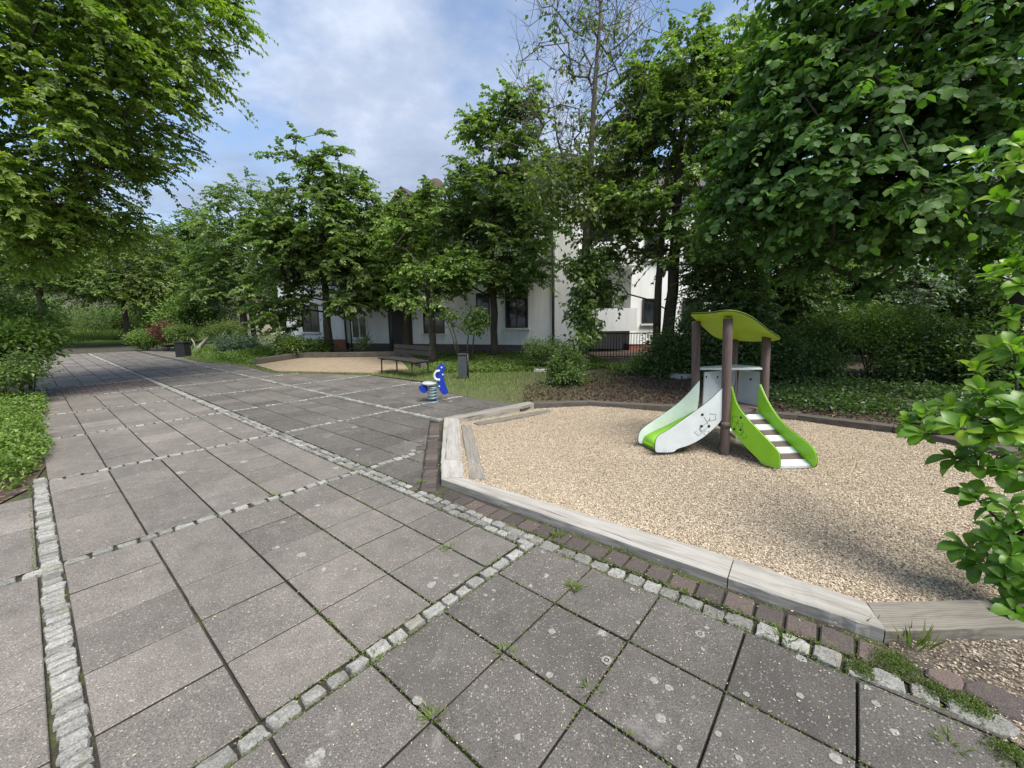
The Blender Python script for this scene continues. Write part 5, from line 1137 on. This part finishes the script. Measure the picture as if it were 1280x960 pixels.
# ------------------------------------------------------------------ shrubs
def sl(px, pyb, rx, ry, Y, rd=None): return lobe(px, pyb, rx, ry, Y, rd)
shrub('bushy shrub on the left edge above the bright ground cover', [sl(8,432,36,36,8.4,.9),sl(0,410,34,36,9.2,1.0),sl(26,424,22,22,9.0,.6)], 100, .26, 120, .09, .32, 'leaf_cover')
shrub('low dark leafy plant below the bushy shrub at the left edge', [sl(12,462,26,20,7.9,.5),sl(2,450,20,26,8.4,.5)], 40, .16, 90, .07, .36, 'leaf_mid')
for px, py, rx, ry, Y, lm, lb, L in ((112,404,30,19,34,'leaf_mid','left of two rounded dark green bushes at the end of the path',.12),(150,402,24,18,34.5,'leaf_mid','right of two rounded dark green bushes at the end of the path',.12),
        (238,393,40,20,25,'leaf_cover','broad light green viburnum bush beyond the black bin',.16),(208,414,15,11,23.5,'leaf_red','small reddish maple beside the viburnum bush',.08),(178,424,16,9,24,'leaf_cover','yellow green clump at the start of the far bed',.10),(228,417,16,10,23,'leaf_mid','dark green cushion between reddish maple and driftwood',.09),
        (70,392,34,24,36,'leaf_dark','dark bush below the leaning tree',.16),(188,390,34,24,37,'leaf_dark','dark clipped hedge under the layered tree',.16),(20,385,36,26,30,'leaf_dark','dark evergreen bush behind the left edge shrub',.16),
        (280,413,22,12,22,'leaf_olive','low brownish cushion shrub right of the driftwood',.08),(300,430,30,9,20,'leaf_blue','silvery lavender like drift in the far bed',.08),
        (362,432,16,10,17.6,'leaf_mid','small glossy shrub at the back of the sand box left of the trunk',.10),(395,436,16,9,18.3,'leaf_dark','dark low shrub at the foot of the rounded tree',.10)):
    shrub(lb, [sl(px,py,rx,ry,Y)], 60, max(.25, rx*Y/F*.28), 90, L, .34, lm)
shrub('round dark bush standing alone behind the gravel pit', [sl(708,460,22,24,9.6,.5),sl(705,470,24,14,9.6,.5)], 80, .14, 110, .055, .36, 'leaf_mid')
shrub('loose shrub with white blossoms at the house corner', [sl(690,438,28,14,12.6,.6),sl(672,436,18,10,12.8,.4)], 50, .2, 70, .06, .36, 'leaf_mid')
shrub('low shrub at the foot of the two trunks', [sl(800,462,34,14,11.4,.6),sl(830,455,26,16,11.2,.5)], 60, .2, 100, .07, .36, 'leaf_mid')
shrub('tall dark shrub behind the slide', [sl(840,440,30,34,10.8,.7),sl(868,430,30,44,10.6,.7)], 90, .3, 110, .08, .36, 'leaf_dark')
shrub('dark hedge shrub behind the play house posts', [sl(925,440,40,44,10.2,.7),sl(960,450,36,40,9.8,.6)], 110, .3, 120, .08, .36, 'leaf_dark')
shrub('dark hedge shrub right of the stair', [sl(1010,455,40,30,9.8,.6),sl(1020,430,36,34,10.4,.6)], 90, .3, 100, .08, .36, 'leaf_dark')
shrub('bright yellow green shrub lit between the dark bushes', [sl(1105,410,52,26,10.4,.8),sl(1060,415,38,18,10.4,.6),sl(1140,430,40,26,9.8,.6)], 120, .28, 110, .07, .32, 'leaf_cover')
shrub('dark shrub below the bright shrub with bare stems', [sl(1150,462,50,28,9.2,.7),sl(1195,440,40,44,8.8,.7)], 90, .3, 100, .08, .36, 'leaf_dark', stems=30)
shrub('dark ivy covered mass at the foot of the lime tree', [sl(1240,470,50,46,8.2,.7)], 70, .3, 110, .09, .4, 'leaf_dark')
# back screen at the right, behind everything
for px, Y, lb in ((960,16,'dense dark bush behind the slim trees near the house wing'),(1045,17,'dense dark bush in front of the pale house'),(1180,15,'dense dark bush beyond the lime tree'),(1275,13,'dense dark bush at the right edge behind the lime trunk')):
    shrub(lb, [sl(px,400,60,46,Y,1.4)], 110, .5, 90, .16, .36, 'leaf_dark', group='dark bushes at the back on the right')
# leaning shrub stems with small leaves beside the bin
root = empty('shrub', (-1.2,14.2,0), 'thin leaning shrub with bent bare stems beside the litter bin', 'shrub'); mb = MB(); bx, by = gp(583,446); 
for pts in ([(572,446),(566,420),(560,405),(552,392)],[(574,446),(570,425),(563,402)],[(583,446),(585,420),(576,412),(563,404)],[(590,446),(592,420),(596,400)]):
    mb.tube([at(x, y, 14.2) + np.array((0, R.normal(0,.1), 0)) for x, y in pts], [.03,.024,.018,.012][:len(pts)], 6)
mb.build('stems', M['bark'], root, (-1.2,14.2,0)); mb = MB(); spray(mb, sample_lobes([sl(594,402,14,18,14.2,.5),sl(560,395,14,12,14.2,.4)], 26), .22, 30, .12, .38, .5, .5); mb.build('foliage', M['leaf_mid'], root, (-1.2,14.2,0))
# spiky plant by the porch
mb = MB(); c = at(455, 436, 18.2); k = 60; an = R.uniform(0, 6.28, k); el = R.uniform(.2, 1.4, k); d = np.stack([np.cos(an)*np.cos(el), np.sin(an)*np.cos(el), np.sin(el)], -1)
leaves8(mb, np.tile(c, (k,1)), d, np.tile((0,0,1.),(k,1))+R.normal(0,.1,(k,3)), R.uniform(.5,.9,k), .035, np.clip(R.normal(.5,.2,k),0,1), droop=.3); tag(mb.build('spiky_plant', M['leaf_blue']), 'spiky yucca like plant before the white house wall', 'plant')
mb = MB(); c = gp(681, 464); mb.prism([(c[0]-.35,c[1]-.2),(c[0]+.3,c[1]-.22),(c[0]+.33,c[1]+.2),(c[0]-.3,c[1]+.22)], -.05, .09, .02); tag(mb.build('stone_slab', M['stone']), 'flat pale stone slab on the grass left of the round bush', 'stone slab')
mb = MB(); c = gp(852, 474); q = [(c[0]+.32*math.cos(a)*R.uniform(.8,1.1), c[1]+.2*math.sin(a)*R.uniform(.8,1.1)) for a in np.linspace(0,6.283,9,endpoint=False)]; mb.prism(q, -.05, .15, .05); tag(mb.build('boulder', M['stone']), 'pale boulder on the soil behind the slide', 'boulder')

# ------------------------------------------------------------------ magnolia bush in the right foreground
root = empty('magnolia_bush', (3.55,2.35,0), 'bush with large glossy bright green leaves in the right foreground', 'bush'); rb = np.array((3.55,2.35,0.))
tips = [(1222,192,2.5),(1262,178,2.4),(1276,205,2.3),(1272,250,2.5),(1268,330,2.4),(1280,360,2.3),(1250,345,2.7),(1262,405,2.4),(1240,440,2.5),(1222,462,2.45),(1275,440,2.2),(1252,425,2.6),
        (1135,528,2.35),(1160,520,2.3),(1185,508,2.4),(1210,500,2.3),(1240,515,2.2),(1270,505,2.1),(1165,548,2.2),(1200,540,2.15),(1235,550,2.1),(1268,545,2.05),(1190,570,2.3),(1225,585,2.2),(1262,590,2.1),
        (1225,630,2.1),(1262,635,2.0),(1205,690,2.1),(1235,680,2.05),(1268,690,1.95),(1215,700,2.2),(1250,715,2.0),(1278,745,1.95),(1262,765,1.9),(1300,600,2.0),(1310,500,2.1),(1300,420,2.2),(1310,700,1.9),(1310,320,2.3),(1300,240,2.4),(1240,660,2.3),(1285,620,2.4),(1290,560,2.4)]
st = MB(); lf = MB()
mains = [np.array([(3.55,2.35,-.05),(3.45,2.4,.5),(3.3,2.4,1.1),(3.2,2.4,1.7),(3.1,2.4,2.4)]), np.array([(3.6,2.3,-.05),(3.3,2.25,.35),(3.05,2.2,.7),(2.85,2.2,1.0)]), np.array([(3.5,2.3,-.05),(3.1,2.15,.2),(2.85,2.1,.4)])]
for mp in mains: st.tube(mp, np.linspace(.03,.012,len(mp)), 7)
allm = np.vstack([np.column_stack([np.interp(np.linspace(0,len(mp)-1,24), range(len(mp)), mp[:,i]) for i in range(3)]) for mp in mains])
for px, py, Y in tips:
    t = at(px, py, Y); t = t + R.normal(0, .02, 3)
    j = allm[np.argmin(np.linalg.norm(allm - t - np.array((.12,0,-.05)), axis=1))]
    d = t - j; st.tube([j, j+d*.5+np.array((0,0,-.04)), t], [.011,.008,.005], 5)
    out = unit(d + np.array((-.15,-.1,.25)))
    k = R.integers(8, 13); an = np.arange(k)*2.4 + R.uniform(0, 6)
    a1 = unit(np.cross(out, (0,0,1.))); a2 = np.cross(out, a1)
    el = np.linspace(.35, 1.15, k)
    dirs = np.array([out*math.cos(e)+ (a1*math.cos(a)+a2*math.sin(a))*math.sin(e) for a, e in zip(an, el)]); dirs[:, 2] += .08
    b0 = t - out*np.linspace(0, .05, k)[:, None]
    nr = unit(np.tile(out, (k,1)) + np.array((0,0,.9)) + R.normal(0,.2,(k,3)))
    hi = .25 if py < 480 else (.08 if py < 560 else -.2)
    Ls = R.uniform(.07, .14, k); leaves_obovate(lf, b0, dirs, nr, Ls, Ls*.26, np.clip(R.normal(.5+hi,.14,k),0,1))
    # leaves along the twig
    k = 12; u_ = R.uniform(.3,.97,k)[:,None]; dr = unit(R.normal(size=(k,3))+d*.8+np.array((0,0,.2))); Ls = R.uniform(.055,.13,k)
    leaves_obovate(lf, j+d*u_, dr, np.tile((0,0,1.),(k,1))+R.normal(0,.35,(k,3)), Ls, Ls*.26, np.clip(R.normal(.38,.15,k),0,1))
st.build('stems', M['bark'], root, rb); lf.build('foliage', M['leaf_magnolia'], root, rb)

# ------------------------------------------------------------------ sky, sun, camera
SUN_EL, SUN_DIR = math.radians(58), np.array((.40, -.50))
w = bpy.data.worlds.new('World'); S.world = w; w.use_nodes = True; nt = w.node_tree; nt.nodes.clear(); n = N(nt)
out = n.n('ShaderNodeOutputWorld'); bg = n.n('ShaderNodeBackground'); bg.inputs[1].default_value = .12
sky = n.n('ShaderNodeTexSky', sky_type='NISHITA'); sky.sun_disc = False; sky.sun_elevation = SUN_EL; sky.sun_rotation = math.atan2(SUN_DIR[0], SUN_DIR[1]); sky.dust_density = 1.2; sky.ozone_density = 1.5
g = n.n('ShaderNodeTexCoord').outputs['Generated']; sx = n.n('ShaderNodeSeparateXYZ'); n.put(sx.inputs[0], g)
z = n.math('ADD', n.math('MAXIMUM', sx.outputs[2], 0.0), .22); cx_ = n.n('ShaderNodeCombineXYZ'); n.put(cx_.inputs[0], n.math('DIVIDE', sx.outputs[0], z)); n.put(cx_.inputs[1], n.math('DIVIDE', sx.outputs[1], z)); cx_.inputs[2].default_value = 3.1
f = n.noise(cx_.outputs[0], .9, 9, .58, .15); f2 = n.noise(cx_.outputs[0], 2.1, 8, .6, .1)
cover = n.step(n.math('ADD', n.math('MULTIPLY', f, .8), n.math('MULTIPLY', f2, .2)), .40, .56)
tone = n.ramp(n.noise(cx_.outputs[0], 1.2, 10, .6, .1), [(.32, (1.6,2.0,2.8)), (.5, (2.4,2.8,3.6)), (.70, (4.4,4.75,5.4))])
skyc = n.mix(1.0, sky.outputs[0], (1.0, 1.0, 1.0), 'MULTIPLY')
n.put(bg.inputs[0], n.mix(cover, skyc, tone)); nt.links.new(bg.outputs[0], out.inputs[0])
sl_ = bpy.data.lights.new('sun', 'SUN'); sl_.energy = 3.4; sl_.angle = math.radians(32); sl_.color = (1, .95, .87); so = bpy.data.objects.new('sun', sl_); COL.objects.link(so)
h_ = unit(SUN_DIR)*math.cos(SUN_EL); so.rotation_euler = Vector((h_[0], h_[1], math.sin(SUN_EL))).to_track_quat('Z', 'Y').to_euler()
cam = bpy.data.cameras.new('camera'); cam.sensor_width = 36; cam.lens = F/1280*36; cam.clip_start = .05; cam.clip_end = 2000
co = bpy.data.objects.new('camera', cam); COL.objects.link(co)
up0 = Vector((0, _s, _c)); fw = Vector((0, _c, -_s)); ri0 = Vector((1, 0, 0))
ri = ri0*_cr + up0*_sr; up = -ri0*_sr + up0*_cr
co.matrix_world = Matrix(((ri[0], up[0], -fw[0], 0), (ri[1], up[1], -fw[1], 0), (ri[2], up[2], -fw[2], H), (0, 0, 0, 1)))
S.camera = co
S.view_settings.view_transform = 'Standard'; S.view_settings.look = 'None'; S.view_settings.gamma = 1; S.view_settings.exposure = EXPOSURE
S.render.engine = 'CYCLES'; S.cycles.max_bounces = 6; S.cycles.diffuse_bounces = 3; S.cycles.transmission_bounces = 4; S.cycles.use_denoising = True
